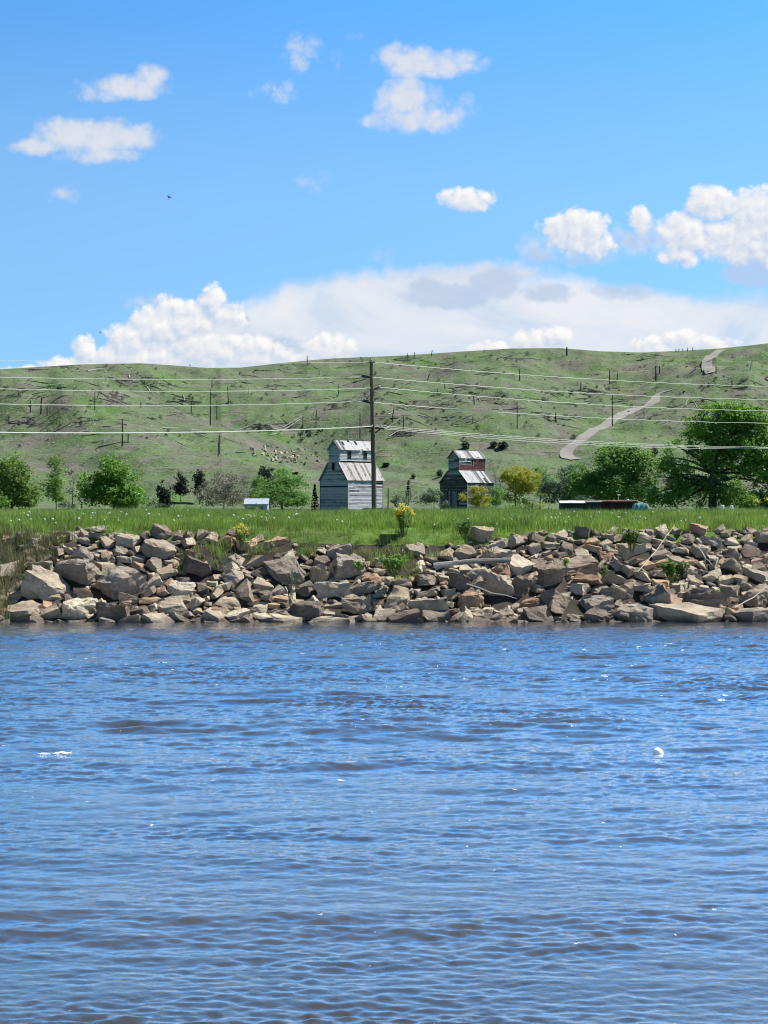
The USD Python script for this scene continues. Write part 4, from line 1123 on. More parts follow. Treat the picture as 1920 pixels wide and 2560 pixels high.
# ------------------------------------------------------------------ grain elevators
def elevator(name, label, loc, yaw, W, L, eave, cup_z, cup_w, cup_eave, ridge, mats, holes_gable, holes_side, holes_cup, roofs, seed, course=.30, skip=.02):
    """Wooden grain elevator: local x runs along the ridge, the gable is at x = 0 and the long wall in view at y = 0."""
    r = np.random.default_rng(seed)
    t = thing(name, label, 'grain elevator', loc, yaw)
    c0, c1 = (W - cup_w) / 2, (W + cup_w) / 2
    prof_ = [(0, 0), (W, 0), (W, eave), (c1, cup_z), (c1, cup_eave), (W / 2, ridge), (c0, cup_eave), (c0, cup_z), (0, eave)]
    core = trimesh.creation.extrude_polygon(Polygon(prof_), L - .1)
    v = core.vertices
    core = trimesh.Trimesh(np.stack([v[:, 2] + .05, v[:, 0], v[:, 1]], -1), core.faces)
    obj('wall_core', core, M['core'], t)

    def span(z):
        if z <= eave:
            return 0, W
        if z <= cup_z:
            k = (z - eave) / (cup_z - eave)
            return c0 * k, W - c0 * k
        if z <= cup_eave:
            return c0, c1
        k = (z - cup_eave) / (ridge - cup_eave)
        return c0 + k * cup_w / 2, c1 - k * cup_w / 2

    def course_boards(a, b, z, h, holes, place, mat):
        cuts = [(a, b)]
        for (h0, h1, z0, z1) in holes:
            if z + h > z0 and z < z1:
                cuts = [s for (p, q) in cuts for s in ((p, min(q, h0)), (max(p, h1), q)) if s[1] - s[0] > .05]
        for p, q in cuts:
            js = [p] + (sorted(r.uniform(p + .8, q - .8, int(r.integers(0, 2)))) if q - p > 3 else []) + [q]
            for u, w in zip(js[:-1], js[1:]):
                if r.random() < skip or w - u < .06:
                    continue
                obj('siding_board', place(u + .006, w - .006, z + r.normal(0, .006), h - .025), M[mat(z, u) if callable(mat) else mat], t)

    def lap(u, w, z, h, axis, at_):
        """A clapboard: lower edge proud of the upper one."""
        pts = np.array([(u, -.055, z), (w, -.055, z), (w, -.022, z + h), (u, -.022, z + h), (u, .045, z), (w, .045, z), (w, .045, z + h), (u, .045, z + h)])
        f = np.array([[0, 1, 2, 3], [1, 5, 6, 2], [0, 4, 5, 1], [3, 2, 6, 7], [0, 3, 7, 4]])
        if axis == 'x':
            pts = pts + (0, at_, 0)
        else:
            pts = np.stack([pts[:, 1] + at_, W - pts[:, 0], pts[:, 2]], -1)
        return pts, f

    z = .1
    while z < ridge - .2:
        a, b = span(z + course * .6)
        hg = [(W - q, W - p, z0, z1) for p, q, z0, z1 in holes_gable]
        course_boards(W - b + .02, W - a - .02, z, course, hg, lambda u, w, zz, h: lap(u, w, zz, h, 'y', .05), mats['gable'])
        if z < eave - .1:
            course_boards(.02, L - .02, z, course, holes_side, lambda u, w, zz, h: lap(u, w, zz, h, 'x', .0), mats['side'])
        if cup_z + .1 < z < cup_eave - .1:
            course_boards(.02, L - .02, z, course, holes_cup, lambda u, w, zz, h: lap(u, w, zz, h, 'x', c0), mats['cup'])
        z += course
    # corner boards
    for y, z0, z1 in ((0, .05, eave), (c0, cup_z, cup_eave)):
        obj('corner_board', bx(-.075, .09, y - .075, y + .06, z0 + .02, z1 - .05), M['trim_white'], t)
        obj('corner_board', bx(L - .10, L + .02, y - .075, y + .06, z0 + .02, z1 - .05), M['trim_white'], t)
    obj('corner_board', bx(-.075, .09, W - .06, W + .05, .07, eave - .05), M['trim_white'], t)

    def window(face, p, q, z0, z1):
        if face == 'gable':
            mk = lambda a, b, c, d, e, f: bx(.0 + e, .0 + f, a, b, c, d)
        else:
            y = 0 if face == 'side' else c0
            mk = lambda a, b, c, d, e, f: bx(a, b, y + e, y + f, c, d)
        wdw = obj('window_opening', mk(p, q, z0, z1, .030, .048), M['void'], t)
        fr = [mk(p - .09, p, z0 - .09, z1 + .09, -.07, .05), mk(q, q + .09, z0 - .09, z1 + .09, -.07, .05), mk(p, q, z1, z1 + .09, -.07, .05), mk(p, q, z0 - .09, z0, -.07, .05)]
        obj('frame', cat(fr), M['trim_white'], wdw)

    for hl in holes_gable:
        window('gable', *hl)
    for hl in holes_side:
        window('side', *hl)
    for hl in holes_cup:
        window('cup', *hl)

    def sheets(y0, z0, y1, z1, mats_, width, name_, missing=(), patches=(), over=.32):
        """Strips of roofing from the eave (y0, z0) to the top (y1, z1), side by side along the ridge."""
        dy, dz = y1 - y0, z1 - z0
        ln = math.hypot(dy, dz)
        ty, tz = dy / ln, dz / ln
        ny, nz_ = -tz, ty
        if nz_ < 0:
            ny, nz_ = -ny, -nz_
        y0, z0 = y0 - ty * over, z0 - tz * over
        ln += over
        n = int(round((L + .7) / width))
        for k in range(n):
            x0 = -.35 + k * (L + .7) / n
            x1 = x0 + (L + .7) / n
            segs = [(0.0, ln)]
            for (mk, a, b) in missing:
                if mk == k:
                    segs = [(0, a * ln), (b * ln, ln)]
            up = .035 + .012 * (k % 2)
            for a, b in segs:
                a = max(0, a + (r.normal(0, .03) if a == 0 else 0))
                mt = mats_[k] if isinstance(mats_, list) else mats_
                p = [(x, y0 + ty * s + ny * o, z0 + tz * s + nz_ * o) for o in (up, up + .04) for x, s in ((x0 + .012, a), (x1 - .012, a), (x1 - .012, b), (x0 + .012, b))]
                f = np.array([[4, 5, 6, 7], [3, 2, 1, 0], [0, 1, 5, 4], [1, 2, 6, 5], [2, 3, 7, 6], [3, 0, 4, 7]])
                p = np.array(p)
                if ny > 0:
                    f = f[:, ::-1]
                obj(name_, (p, f), M[mt], t)
        # rake board along the gable edge
        e = np.array([(x, y0 + ty * s + ny * o, z0 + tz * s + nz_ * o) for o in (-.16, .03) for x, s in ((-.36, 0), (-.28, 0), (-.28, ln), (-.36, ln))])
        f = np.array([[4, 5, 6, 7], [3, 2, 1, 0], [0, 1, 5, 4], [1, 2, 6, 5], [2, 3, 7, 6], [3, 0, 4, 7]])
        obj('rake_board', (e, f if ny <= 0 else f[:, ::-1]), M[mats['rake']], t)

    sheets(0, eave, c0, cup_z, roofs['low'], roofs['w'], 'roof_sheet', roofs.get('low_gap', ()))
    sheets(c0, cup_eave, W / 2, ridge, roofs['top'], roofs['w'], 'roof_sheet', roofs.get('top_gap', ()))
    sheets(W, eave, c1, cup_z, roofs['back'], 2.4, 'roof_sheet')
    sheets(c1, cup_eave, W / 2, ridge, roofs['back'], 2.4, 'roof_sheet')
    obj('ridge_cap', bx(-.36, L + .36, W / 2 - .12, W / 2 + .12, ridge + .06, ridge + .11), M[roofs['cap']], t)
    return t


E1 = px(870, 1280, 385)
s1 = 385 / F
lowW = 72 * s1 / .7071
L1 = 86 * s1 / .7071 * 1.01
z_ = lambda y, D: EYE + (1280 - y) / F * D - 2.4
e1 = elevator('grain_elevator', 'tall weathered white wooden grain elevator with two upper windows behind the utility pole', (E1[0], 385, 2.4), 45,
              lowW, L1, z_(1198, 385), z_(1156, 385), 28.5 * s1 / .7071, z_(1121.5, 385), z_(1099, 385),
              {'gable': 'board_white_gable', 'side': 'board_white', 'cup': 'board_white', 'rake': 'board_grey'},
              [(lowW * .47, lowW * .47 + .78, z_(1175, 385), z_(1156, 385))],
              [], [(2.15, 3.15, z_(1147, 385), z_(1129, 385)), (6.55, 7.5, z_(1147, 385), z_(1129, 385))],
              {'low': 'shingle', 'top': ['tin_dark', 'roof_bright', 'tin_dark'] + ['roof_bright'] * 20, 'back': 'shingle', 'w': .62, 'cap': 'board_grey',
               'top_gap': [(3, .48, .86), (6, .80, .97), (9, .55, .95), (10, .0, .12)], 'low_gap': []}, 3, course=.29, skip=.015)
obj('ridge_vent', cat([tube([(4.6, lowW / 2, z_(1099, 385) + .08), (4.6, lowW / 2, z_(1099, 385) + .42)], .14, 8), tube([(4.6, lowW / 2, z_(1099, 385) + .42), (4.6, lowW / 2, z_(1099, 385) + .5)], [.22, .05], 8)]), M['insulator'], e1)

D2 = 520
E2 = px(1169, 1280, D2)
s2 = D2 / F
W2, L2 = 67 * s2 / .7071, 69.5 * s2 / .7071
rr2 = np.random.default_rng(9)
tones = ['tin_bright', 'tin_bright', 'tin_bright', 'tin_bright', 'tin_bright', 'tin_bright', 'tin_bright', 'tin_dark', 'tin_dark', 'tin_bright', 'tin_bright', 'tin_dark', 'tin_bright', 'tin_dark', 'tin_dark', 'tin_dark']
tops = ['tin_dark', 'tin_rust', 'tin_bright', 'tin_rust', 'tin_bright', 'tin_rust', 'tin_dark', 'tin_dark', 'tin_rust', 'tin_bright', 'tin_rust', 'tin_bright', 'tin_rust', 'tin_dark', 'tin_dark', 'tin_dark']
gz2 = z_(1215, D2)
e2 = elevator('grain_elevator', 'dark weathered grain elevator with patched tin roofs and red cupola left of the yellow tree', (E2[0], D2, 2.4), 45,
              W2, L2, z_(1205, D2), z_(1176, D2), 26.5 * s2 / .7071, z_(1143, D2), z_(1125, D2),
              {'gable': lambda z, u: 'board_grey' if z > z_(1190, D2) else ('board_dark' if rr2.random() < .85 else 'board_grey'), 'side': lambda z, u: 'board_dark' if rr2.random() < .75 else 'board_grey',
               'cup': lambda z, u: 'board_white' if (z > z_(1165, D2) and u < 4.9 and rr2.random() < .8) else 'board_red', 'rake': 'board_dark'},
              [], [], [(4.7, 5.5, z_(1163, D2), z_(1147, D2))],
              {'low': tones, 'top': tops, 'back': 'tin_rust', 'w': .76, 'cap': 'tin_dark', 'low_gap': [(10, .0, .4)], 'top_gap': [(4, .0, .12), (10, .0, .2)]}, 4, course=.42, skip=.03)
# faded lettering on the sign board across the gable
tx = meshkit.text_mesh('OSTEL CO', 1.05, .012)
v = tx.vertices
wid = v[:, 0].max() - v[:, 0].min()
sgn = obj('sign_board', bx(-.085, -.02, .9, W2 - .9, z_(1213.5, D2), z_(1201, D2) - .02), M['board_dark'], e2)
obj('lettering', trimesh.Trimesh(np.stack([-.087 - v[:, 2], W2 / 2 + (wid / 2 - v[:, 0]) * ((W2 - 2.6) / wid), z_(1211.5, D2) + v[:, 1]], -1), tx.faces), mat_simple('faded_letter', (.105, .10, .105), .9), sgn)
dr = obj('plank_door', bx(-.075, .02, 3.2, W2 - 1.2, .3, z_(1226, D2)), M['board_dark'], e2)
for k in range(9):
    yy0 = 3.3 + k * (W2 - 4.7) / 9
    obj('plank', bx(-.115, -.078, yy0, yy0 + (W2 - 4.7) / 9 - .07, .34, z_(1227, D2) - .05), M['board_grey' if k % 3 else 'board_dark'], dr)
obj('belt_board', bx(-.13, -.06, .1, W2 - .1, z_(1216.5, D2), z_(1214.5, D2)), M['board_grey'], e2)
obj('belt_board', bx(-.13, -.06, .4, W2 - .5, z_(1220.0, D2), z_(1218.5, D2)), M['board_grey'], e2)


# ------------------------------------------------------------------ small buildings behind the bank
def gable_shed(name, label, catg, x0, x1, ytop, yeave, D, wall, roof, dep=5.0, trim='trim_white', win=(), door=None, base=2.4):
    """A low building seen from its long side: walls, corrugated roof slope, fascia, windows, door."""
    a, b = px(x0, 1280, D)[0], px(x1, 1280, D)[0]
    h, e = px(0, ytop, D)[2] - base, px(0, yeave, D)[2] - base
    t = thing(name, label, catg, (a, D, base))
    w = b - a
    pf = trimesh.creation.extrude_polygon(Polygon([(0, 0), (dep, 0), (dep, e), (dep / 2, h - .05), (0, e)]), w)
    v = pf.vertices
    obj('wall', trimesh.Trimesh(np.stack([v[:, 2], v[:, 0], v[:, 1]], -1), pf.faces), M[wall], t)
    n = max(2, int(w / .9))
    rise = h - e
    for k in range(n):
        u0, u1 = -.2 + k * (w + .4) / n, -.2 + (k + 1) * (w + .4) / n
        for side in (0, 1):
            y0, y1 = (-.25, dep / 2) if side == 0 else (dep + .25, dep / 2)
            zz0 = e - .25 * rise / (dep / 2)
            p = np.array([(u0 + .01, y0, zz0 + .03), (u1 - .01, y0, zz0 + .03), (u1 - .01, y1, h + .03), (u0 + .01, y1, h + .03), (u0 + .01, y0, zz0 + .07 + .02 * (k % 2)), (u1 - .01, y0, zz0 + .07 + .02 * (k % 2)), (u1 - .01, y1, h + .07 + .02 * (k % 2)), (u0 + .01, y1, h + .07 + .02 * (k % 2))])
            f = np.array([[4, 5, 6, 7], [3, 2, 1, 0], [0, 1, 5, 4], [1, 2, 6, 5], [2, 3, 7, 6], [3, 0, 4, 7]])
            obj('roof_sheet', (p, f if side == 0 else f[:, ::-1]), M[roof], t)
    obj('fascia', bx(-.22, w + .22, -.30, -.262, e - .25 * rise / (dep / 2) - .12, e - .25 * rise / (dep / 2) + .08), M[trim], t)
    for (u, z0, ww, hh) in win:
        wd = obj('window', bx(u, u + ww, -.02, .0, z0, z0 + hh), M['glass'], t)
        obj('frame', cat([bx(u - .07, u, -.04, .0, z0 - .07, z0 + hh + .07), bx(u + ww, u + ww + .07, -.04, .0, z0 - .07, z0 + hh + .07), bx(u, u + ww, -.04, .0, z0 + hh, z0 + hh + .07), bx(u, u + ww, -.04, .0, z0 - .07, z0)]), M[trim], wd)
    if door:
        u, ww, hh = door
        obj('door', bx(u, u + ww, -.05, -.0, .05, hh), M[trim], t)
    return t


gable_shed('trailer_home', 'low trailer with a bright white roof under the grey willows', 'trailer', 1402, 1460, 1253, 1257, 300, 'dark_siding', 'white_paint', 3.2, win=[(.7, 1.0, .6, .5), (2.2, 1.0, .6, .5)], door=(1.5, .5, 1.6))
gable_shed('shed', 'dark plank shed between the white roofed trailer and the red brown shed', 'shed', 1461, 1502, 1252.5, 1256, 302, 'dark_siding', 'tin_dark', 3.4, trim='board_dark')
rs = gable_shed('shed', 'long red brown shed with white vent pipes under the dense tree', 'shed', 1503, 1590, 1251, 1254, 305, 'red_siding', 'board_red', 4, trim='board_red')
pp = px(1549, 1280, 305)[0] - px(1503, 1280, 305)[0]
top = px(0, 1238, 305)[2] - 2.4
obj('vent_pipe', cat([tube([(pp, 1.5, 1.0), (pp, 1.5, top)], .07, 8), tube([(pp - .12, 1.5, top), (pp + .30, 1.5, top + .03)], .08, 8)]), M['white_paint'], rs)
obj('vent_pipe', cat([tube([(pp + 1.5, 1.4, 1.2), (pp + 1.5, 1.4, px(0, 1250, 305)[2] - 2.4)], .13, 8), tube([(pp + 1.5, 1.4, px(0, 1250, 305)[2] - 2.4), (pp + 1.5, 1.4, px(0, 1248, 305)[2] - 2.4)], [.2, .04], 8)]), M['white_paint'], rs)
# teal tarpaulin over a stack
D3 = 285
a = px(1575, 1280, D3)[0]
t = thing('tarp_cover', 'teal tarpaulin covered stack before the red brown shed', 'tarpaulin', (a, D3, 2.4))
w = 58 * D3 / F
h = px(0, 1256, D3)[2] - 2.4
v = []
f = []
nx_, ny_ = 24, 12
for i in range(nx_):
    for j in range(ny_):
        u, q = i / (nx_ - 1), j / (ny_ - 1)
        prof1 = np.interp(u, [0, .22, .62, .80, 1], [.0, .92, 1.0, .86, .0]) if u < .999 else 0
        prof2 = np.interp(q, [0, .12, .5, .88, 1], [0, .9, 1.0, .9, 0])
        v.append((u * w, q * 2.6 + .05 * math.sin(u * 31), h * min(prof1, prof2) + .04 * math.sin(u * 40 + q * 9) * prof1 * prof2))
for i in range(nx_ - 1):
    for j in range(ny_ - 1):
        f.append((i * ny_ + j, (i + 1) * ny_ + j, (i + 1) * ny_ + j + 1, i * ny_ + j + 1))
obj('tarp', (np.array(v), np.array(f)), M['teal'], t, smooth=40)
obj('rope', tube([(w * .62, -.03, .0), (w * .62, .30, h * .93), (w * .62, 1.3, h * 1.03)], .03, 5), M['teal_dark'], t)
gable_shed('house', 'small house with a pale blue white roof left of the green tree', 'house', 612, 668, 1247, 1260, 320, 'pale_blue', 'pale_blue', 5.0, win=[(.9, 1.2, .7, .6), (2.3, 1.2, .7, .6)])
# parked white car by the big cottonwood
D4 = 270
a = px(1746, 1280, D4)[0]
t = thing('parked_car', 'white car parked at the trunk of the largest cottonwood', 'car', (a, D4, 2.4))
sc = 34 * D4 / F / 1.9 / 1.05
pf = Polygon([(0, .35), (.0, .80), (.25, .92), (1.0, .98), (1.55, 1.45), (3.0, 1.48), (3.75, 1.02), (4.25, .95), (4.3, .40)])
b_ = trimesh.creation.extrude_polygon(pf.buffer(.05), 1.7)
v = b_.vertices
sh = .45
obj('body', trimesh.Trimesh(np.stack([v[:, 0] * sh, v[:, 2] * sh * 1.2, v[:, 1] * 1.0 + .15], -1), b_.faces), M['white_paint'], t)
for u0, u1 in ((1.55, 2.2), (2.3, 2.95)):
    obj('window', bx(u0 * sh, u1 * sh, -.035, -.01, 1.22, 1.52), M['glass'], t)
for u in (.85, 3.45):
    wh = obj('wheel', trimesh.Trimesh(*(lambda m: (m.vertices, m.faces))(tube([(u * sh, -.06, .32), (u * sh, .14, .32)], .30 * .9, 14))), M['tyre'], t)
    obj('rim', tube([(u * sh, -.075, .32), (u * sh, -.065, .32)], .16, 12), M['white_paint'], wh)
for x0, y0, lab, sz in ((1806, 1268, 'white drum standing right of the cottonwood trunk', .24), (1829, 1269, 'white feed tub lying right of the white drum', .22)):
    p = px(x0, 1280, 275)
    zt = px(0, y0, 275)[2]
    t = thing('white_drum', lab, 'drum', (p[0], 275, 2.4))
    obj('barrel', tube([(0, 0, 0), (0, 0, .1), (0, 0, zt - 2.4), (0, 0, zt - 2.4 + .28), (0, 0, zt - 2.4 + .30)], [sz, sz * 1.04, sz * 1.04, sz, sz * .8], 14), M['white_paint'], t)
    obj('lid', tube([(0, 0, zt - 2.4 + .30), (0, 0, zt - 2.4 + .36)], sz * .6, 12), M['insulator'], t)
# fence post
p = px(970, 1280, 200)
t = thing('fence_post', 'thin dark wooden post right of the pale elevator', 'post', (p[0], 200, 2.4))
obj('post', tube([(0, 0, -.2), (.0, 0, 1.5), (.02, 0, px(0, 1221, 200)[2] - 2.4)], [.075, .07, .06], 6), M['char'], t)
obj('cap', tube([(.02, 0, px(0, 1221, 200)[2] - 2.4), (.02, 0, px(0, 1221, 200)[2] - 2.36)], [.065, .02], 6), M['snag_grey'], t)

# ------------------------------------------------------------------ utility pole and wires
DP = 135.0
sp = DP / F
pb = px(936, 1280, DP)
t = thing('utility_pole', 'tall brown wooden utility pole before the pale elevator', 'utility pole', (pb[0], DP, 2.4))
zt = lambda y: EYE + (1280 - y) * sp - 2.4
xo = lambda x: (x - 936) * sp
obj('pole', tube([(xo(937), 0, -.4), (xo(936), 0, 0), (xo(934), 0, zt(1160)), (xo(931), 0, zt(1040)), (xo(928), 0, zt(897))], [.185, .18, .165, .145, .115], 12), M['pole_wood'], t, smooth=40)
yv = math.radians(62)


def arm(x0, x1, y0, y1, dy, rad, name='crossarm', mat='pole_wood'):
    a_, b_ = np.array([xo(x0), -dy, zt(y0)]), np.array([xo(x1), dy, zt(y1)])
    return obj(name, tube([a_, (a_ + b_) / 2, b_], rad, 4), M[mat], t)


a1 = arm(904, 960, 1068, 1068, .9, .11)
arm(922, 936, 1080, 1070, .0, .05, 'brace')
arm(938, 954, 1082, 1070, .0, .05, 'brace')
arm(906, 926, 941, 942, .25, .085, 'bracket', 'char')
arm(933, 948, 974, 968, .0, .07, 'bracket')
arm(909, 927, 1003, 1006, .25, .085, 'bracket', 'char')
arm(919, 938, 905, 905, .0, .05, 'bracket', 'char')
for x, y in ((907, 938), (948, 965), (909, 1000), (928, 899), (912, 1063), (930, 1063), (952, 1063)):
    obj('insulator', tube([(xo(x), -.12, zt(y) - .12), (xo(x), -.12, zt(y) - .02), (xo(x), -.12, zt(y) + .03)], [.07, .085, .05], 8), M['insulator'], t)
for k in range(9):
    obj('climbing_step', tube([(xo(934) + .1, -.1, 1.2 + k * .95), (xo(934) + .24, -.1, 1.2 + k * .95)], .013, 4), M['char'], t)


def wire(label, pole_xy, mid, end, Dend, rad, sag=None):
    """A conductor from the pole through two seen points to far beyond the frame."""
    p0 = px(*pole_xy, DP)
    xs = np.array([pole_xy[0], mid[0], end[0]], float)
    # distance varies linearly along the span
    pe = px(end[0], end[1], Dend)
    tt = []
    for x, y in (pole_xy, mid, end):
        # parameter where the straight plan line crosses this image column
        u = (x - 960) / F
        k = (u * p0[1] - p0[0]) / ((pe[0] - p0[0]) - u * (pe[1] - p0[1]))
        d_ = p0[1] + k * (pe[1] - p0[1])
        tt.append((k, EYE - (y - 1280) / F * d_))
    tt = np.array(tt)
    co = np.polyfit(tt[:, 0], tt[:, 1], 2)
    k = np.linspace(0, 1.6, 40)
    pts = np.stack([p0[0] + k * (pe[0] - p0[0]), p0[1] + k * (pe[1] - p0[1]), np.polyval(co, k)], -1)
    pts[:, 1] -= .12 * (k < .01)
    obj('power_line', tube(pts, rad, 5), M['wire'], label=label, cat='wire')


wire('top thin wire running left from the pole top', (927, 905), (450, 908), (0, 901), 105, .012)
wire('second wire from the top running left from the pole', (907, 942), (330, 948), (0, 943), 105, .015)
wire('third wire from the top running left from the pole', (928, 970), (350, 978), (0, 972), 103, .015)
wire('fourth wire from the top running left from the pole', (909, 1003), (350, 1014), (0, 1010), 101, .015)
wire('thick lowest cable running left from the crossarm', (930, 1066), (350, 1082), (0, 1081), 98, .030)
wire('top wire running right from the pole top', (929, 905), (1400, 943), (1920, 966), 165, .014)
wire('second wire from the top running right from the pole', (930, 943), (1400, 979), (1920, 999), 165, .015)
wire('third wire from the top running right from the bracket', (948, 968), (1400, 1006), (1920, 1027), 163, .015)
wire('fourth wire from the top running right from the pole', (930, 1006), (1400, 1040), (1920, 1058), 163, .015)
wire('upper strand of the low cable bundle running right from the crossarm', (952, 1064), (1400, 1099), (1920, 1118), 160, .012)
wire('middle strand of the low cable bundle running right from the crossarm', (930, 1066), (1400, 1103), (1920, 1120), 160, .012)
wire('lower strand of the low cable bundle running right from the crossarm', (912, 1067), (1400, 1108), (1920, 1122), 160, .012)


# ------------------------------------------------------------------ the burnt hillside
def road_strip(name, pixels, w, label, taper=False):
    pts = [hill(*p) for p in pixels]
    c = np.array([(p[0], p[1]) for p in pts])
    d_ = np.r_[0, np.cumsum(np.linalg.norm(np.diff(c, axis=0), axis=1))]
    tq = np.linspace(0, d_[-1], int(d_[-1] / 2.5) + 2)
    from scipy.interpolate import PchipInterpolator
    c = PchipInterpolator(d_, c)(tq)
    for _ in range(3):
        c[1:-1] = (c[:-2] + 2 * c[1:-1] + c[2:]) / 4
    tg = np.gradient(c, axis=0)
    tg /= np.linalg.norm(tg, axis=1, keepdims=True)
    nn = np.stack([-tg[:, 1], tg[:, 0]], -1)
    rows = []
    for k in (-.5, -.25, 0, .25, .5):
        q = c + nn * w * k * (.9 + .22 * meshkit.noise(np.stack([c[:, 0] * .12, c[:, 1] * .12, c[:, 0] * 0 + k * 3], -1)))[:, None] * (np.clip((len(c) - np.arange(len(c))) / 9, .12, 1) if taper else np.ones(len(c)))[:, None]
        rows.append(np.array([(a_, b_, hz(a_, b_) + .12) for a_, b_ in q]))
    V_ = np.stack(rows, 1)
    V_[:, :, 2] = V_[:, :, 2].max(1, keepdims=True) * .35 + V_[:, :, 2] * .65 + .03
    n_ = len(c)
    skirt = V_[:, [0, 4]].copy()
    skirt[:, :, 2] -= 1.6
    A = np.concatenate([skirt[:, :1], V_, skirt[:, 1:]], 1)
    obj(name, (A.reshape(-1, 3), grid_quads(n_, 7)[:, ::-1]), M['road'], smooth=50, kind='structure', label=label)


road_strip('hill_road', [(1440, 1150), (1418, 1143), (1412, 1134), (1425, 1120), (1460, 1096), (1500, 1070), (1545, 1043), (1590, 1022), (1630, 1010), (1640, 999), (1638, 988), (1655, 981), (1684, 974)], 5.2, 'pale gravel road climbing the hillside on the right', True)
road_strip('hill_road', [(1778, 934), (1769, 922), (1768, 908), (1775, 894), (1790, 883), (1806, 875)], 5.2, 'upper bend of the gravel road near the skyline')

HILLMARKS = [(100, 1015, 'the three short burnt trunks at left'), (40, 1080, 'the left frame edge over the lowest cable'), (180, 930, 'the left skyline'), (306, 1080, 'the crossarm pole'), (237, 1000, 'the dark left hillside pole'), (420, 960, 'the log drift under the left skyline hump'), (420, 915, 'the skyline hump'),
             (526, 1020, 'the tallest hillside pole'), (547, 1115, 'the twin burnt trunks'), (640, 955, 'the upper gully head'), (660, 1072, 'the dark gully'), (790, 1046, 'the snag over the gully end'), (768, 905, 'the skyline pole left of the utility pole'), (880, 970, 'the utility pole top'), (900, 1060, 'the pole over the pale roof'),
             (1030, 890, 'the two skyline snags'), (1075, 940, 'the curved leaning snag'), (1008, 1060, 'the snag over the dark elevator'), (1130, 1000, 'the log drift right of the utility pole'), (1200, 910, 'the wire crossing below the middle skyline'), (1299, 936, 'the upper middle snag'), (1293, 1040, 'the thin pole over the dark elevator'), (1417, 880, 'the thick skyline stump'),
             (1390, 1045, 'the snag left of the road'), (1440, 975, 'the log drift above the road'), (1531, 1025, 'the roadside pole'), (1530, 940, 'the snag pair above the road'), (1640, 935, 'the thick twin snags by the road top'), (1600, 890, 'the skyline left of the upper road'), (1790, 905, 'the upper road bend'), (1860, 970, 'the cottonwood top'),
             (1720, 1010, 'the hillside left of the cottonwood top'), (1164, 1100, 'the juniper above the dark roof'), (480, 1000, 'the snag left of the tallest hillside pole'), (700, 1010, 'the upper cable above the gully'), (200, 1110, 'the slope over the bright round tree'), (640, 1125, 'the pale outcrop'), (1050, 1130, 'the meadow slope between the elevators')]
hr = np.random.default_rng(77)
on_hill = []


def snag(x, y0, y1, w, lean=0, mat='char', pale=False, group='burnt trunks still standing on the hill', lab='burnt bare trunk standing on the hillside', cross=False, name='burnt_snag', catg='dead tree'):
    p = hill(x, y1)
    s = p[1] / F
    H = (y1 - y0) * s
    t = thing(name, lab, catg, p, group=group)
    r_ = w * s / 2
    pts = [(0, 0, -.5), (lean * s * .4, 0, H * .5), (lean * s, 0, H)]
    obj('trunk' if name == 'burnt_snag' else 'pole', tube(pts, [r_ * 1.15, r_, r_ * .7], 6), M[mat], t)
    if cross:
        obj('crossarm', tube([(-cross * s, 0, H * .82), (cross * s, 0, H * .78)], r_ * .6, 4), M[mat], t)
    elif name == 'burnt_snag':
        br = []
        for _ in range(4):
            z = H * hr.uniform(.35, .95)
            a_ = hr.uniform(0, 6.28)
            ln = hr.uniform(.4, 1.3)
            q = np.array([lean * s * z / H, 0, z])
            br.append(tube([q, q + (math.cos(a_) * ln, math.sin(a_) * ln, hr.uniform(-.1, .5))], [.05, .02], 4))
        obj('branch_stubs', cat(br), M[mat], t)
        on_hill.append((t, x, y1, ('tall ' if y1 - y0 > 32 else 'short ' if y1 - y0 < 18 else '') + ('pale bleached' if mat == 'bleached' else 'black burnt') + ' standing trunk'))


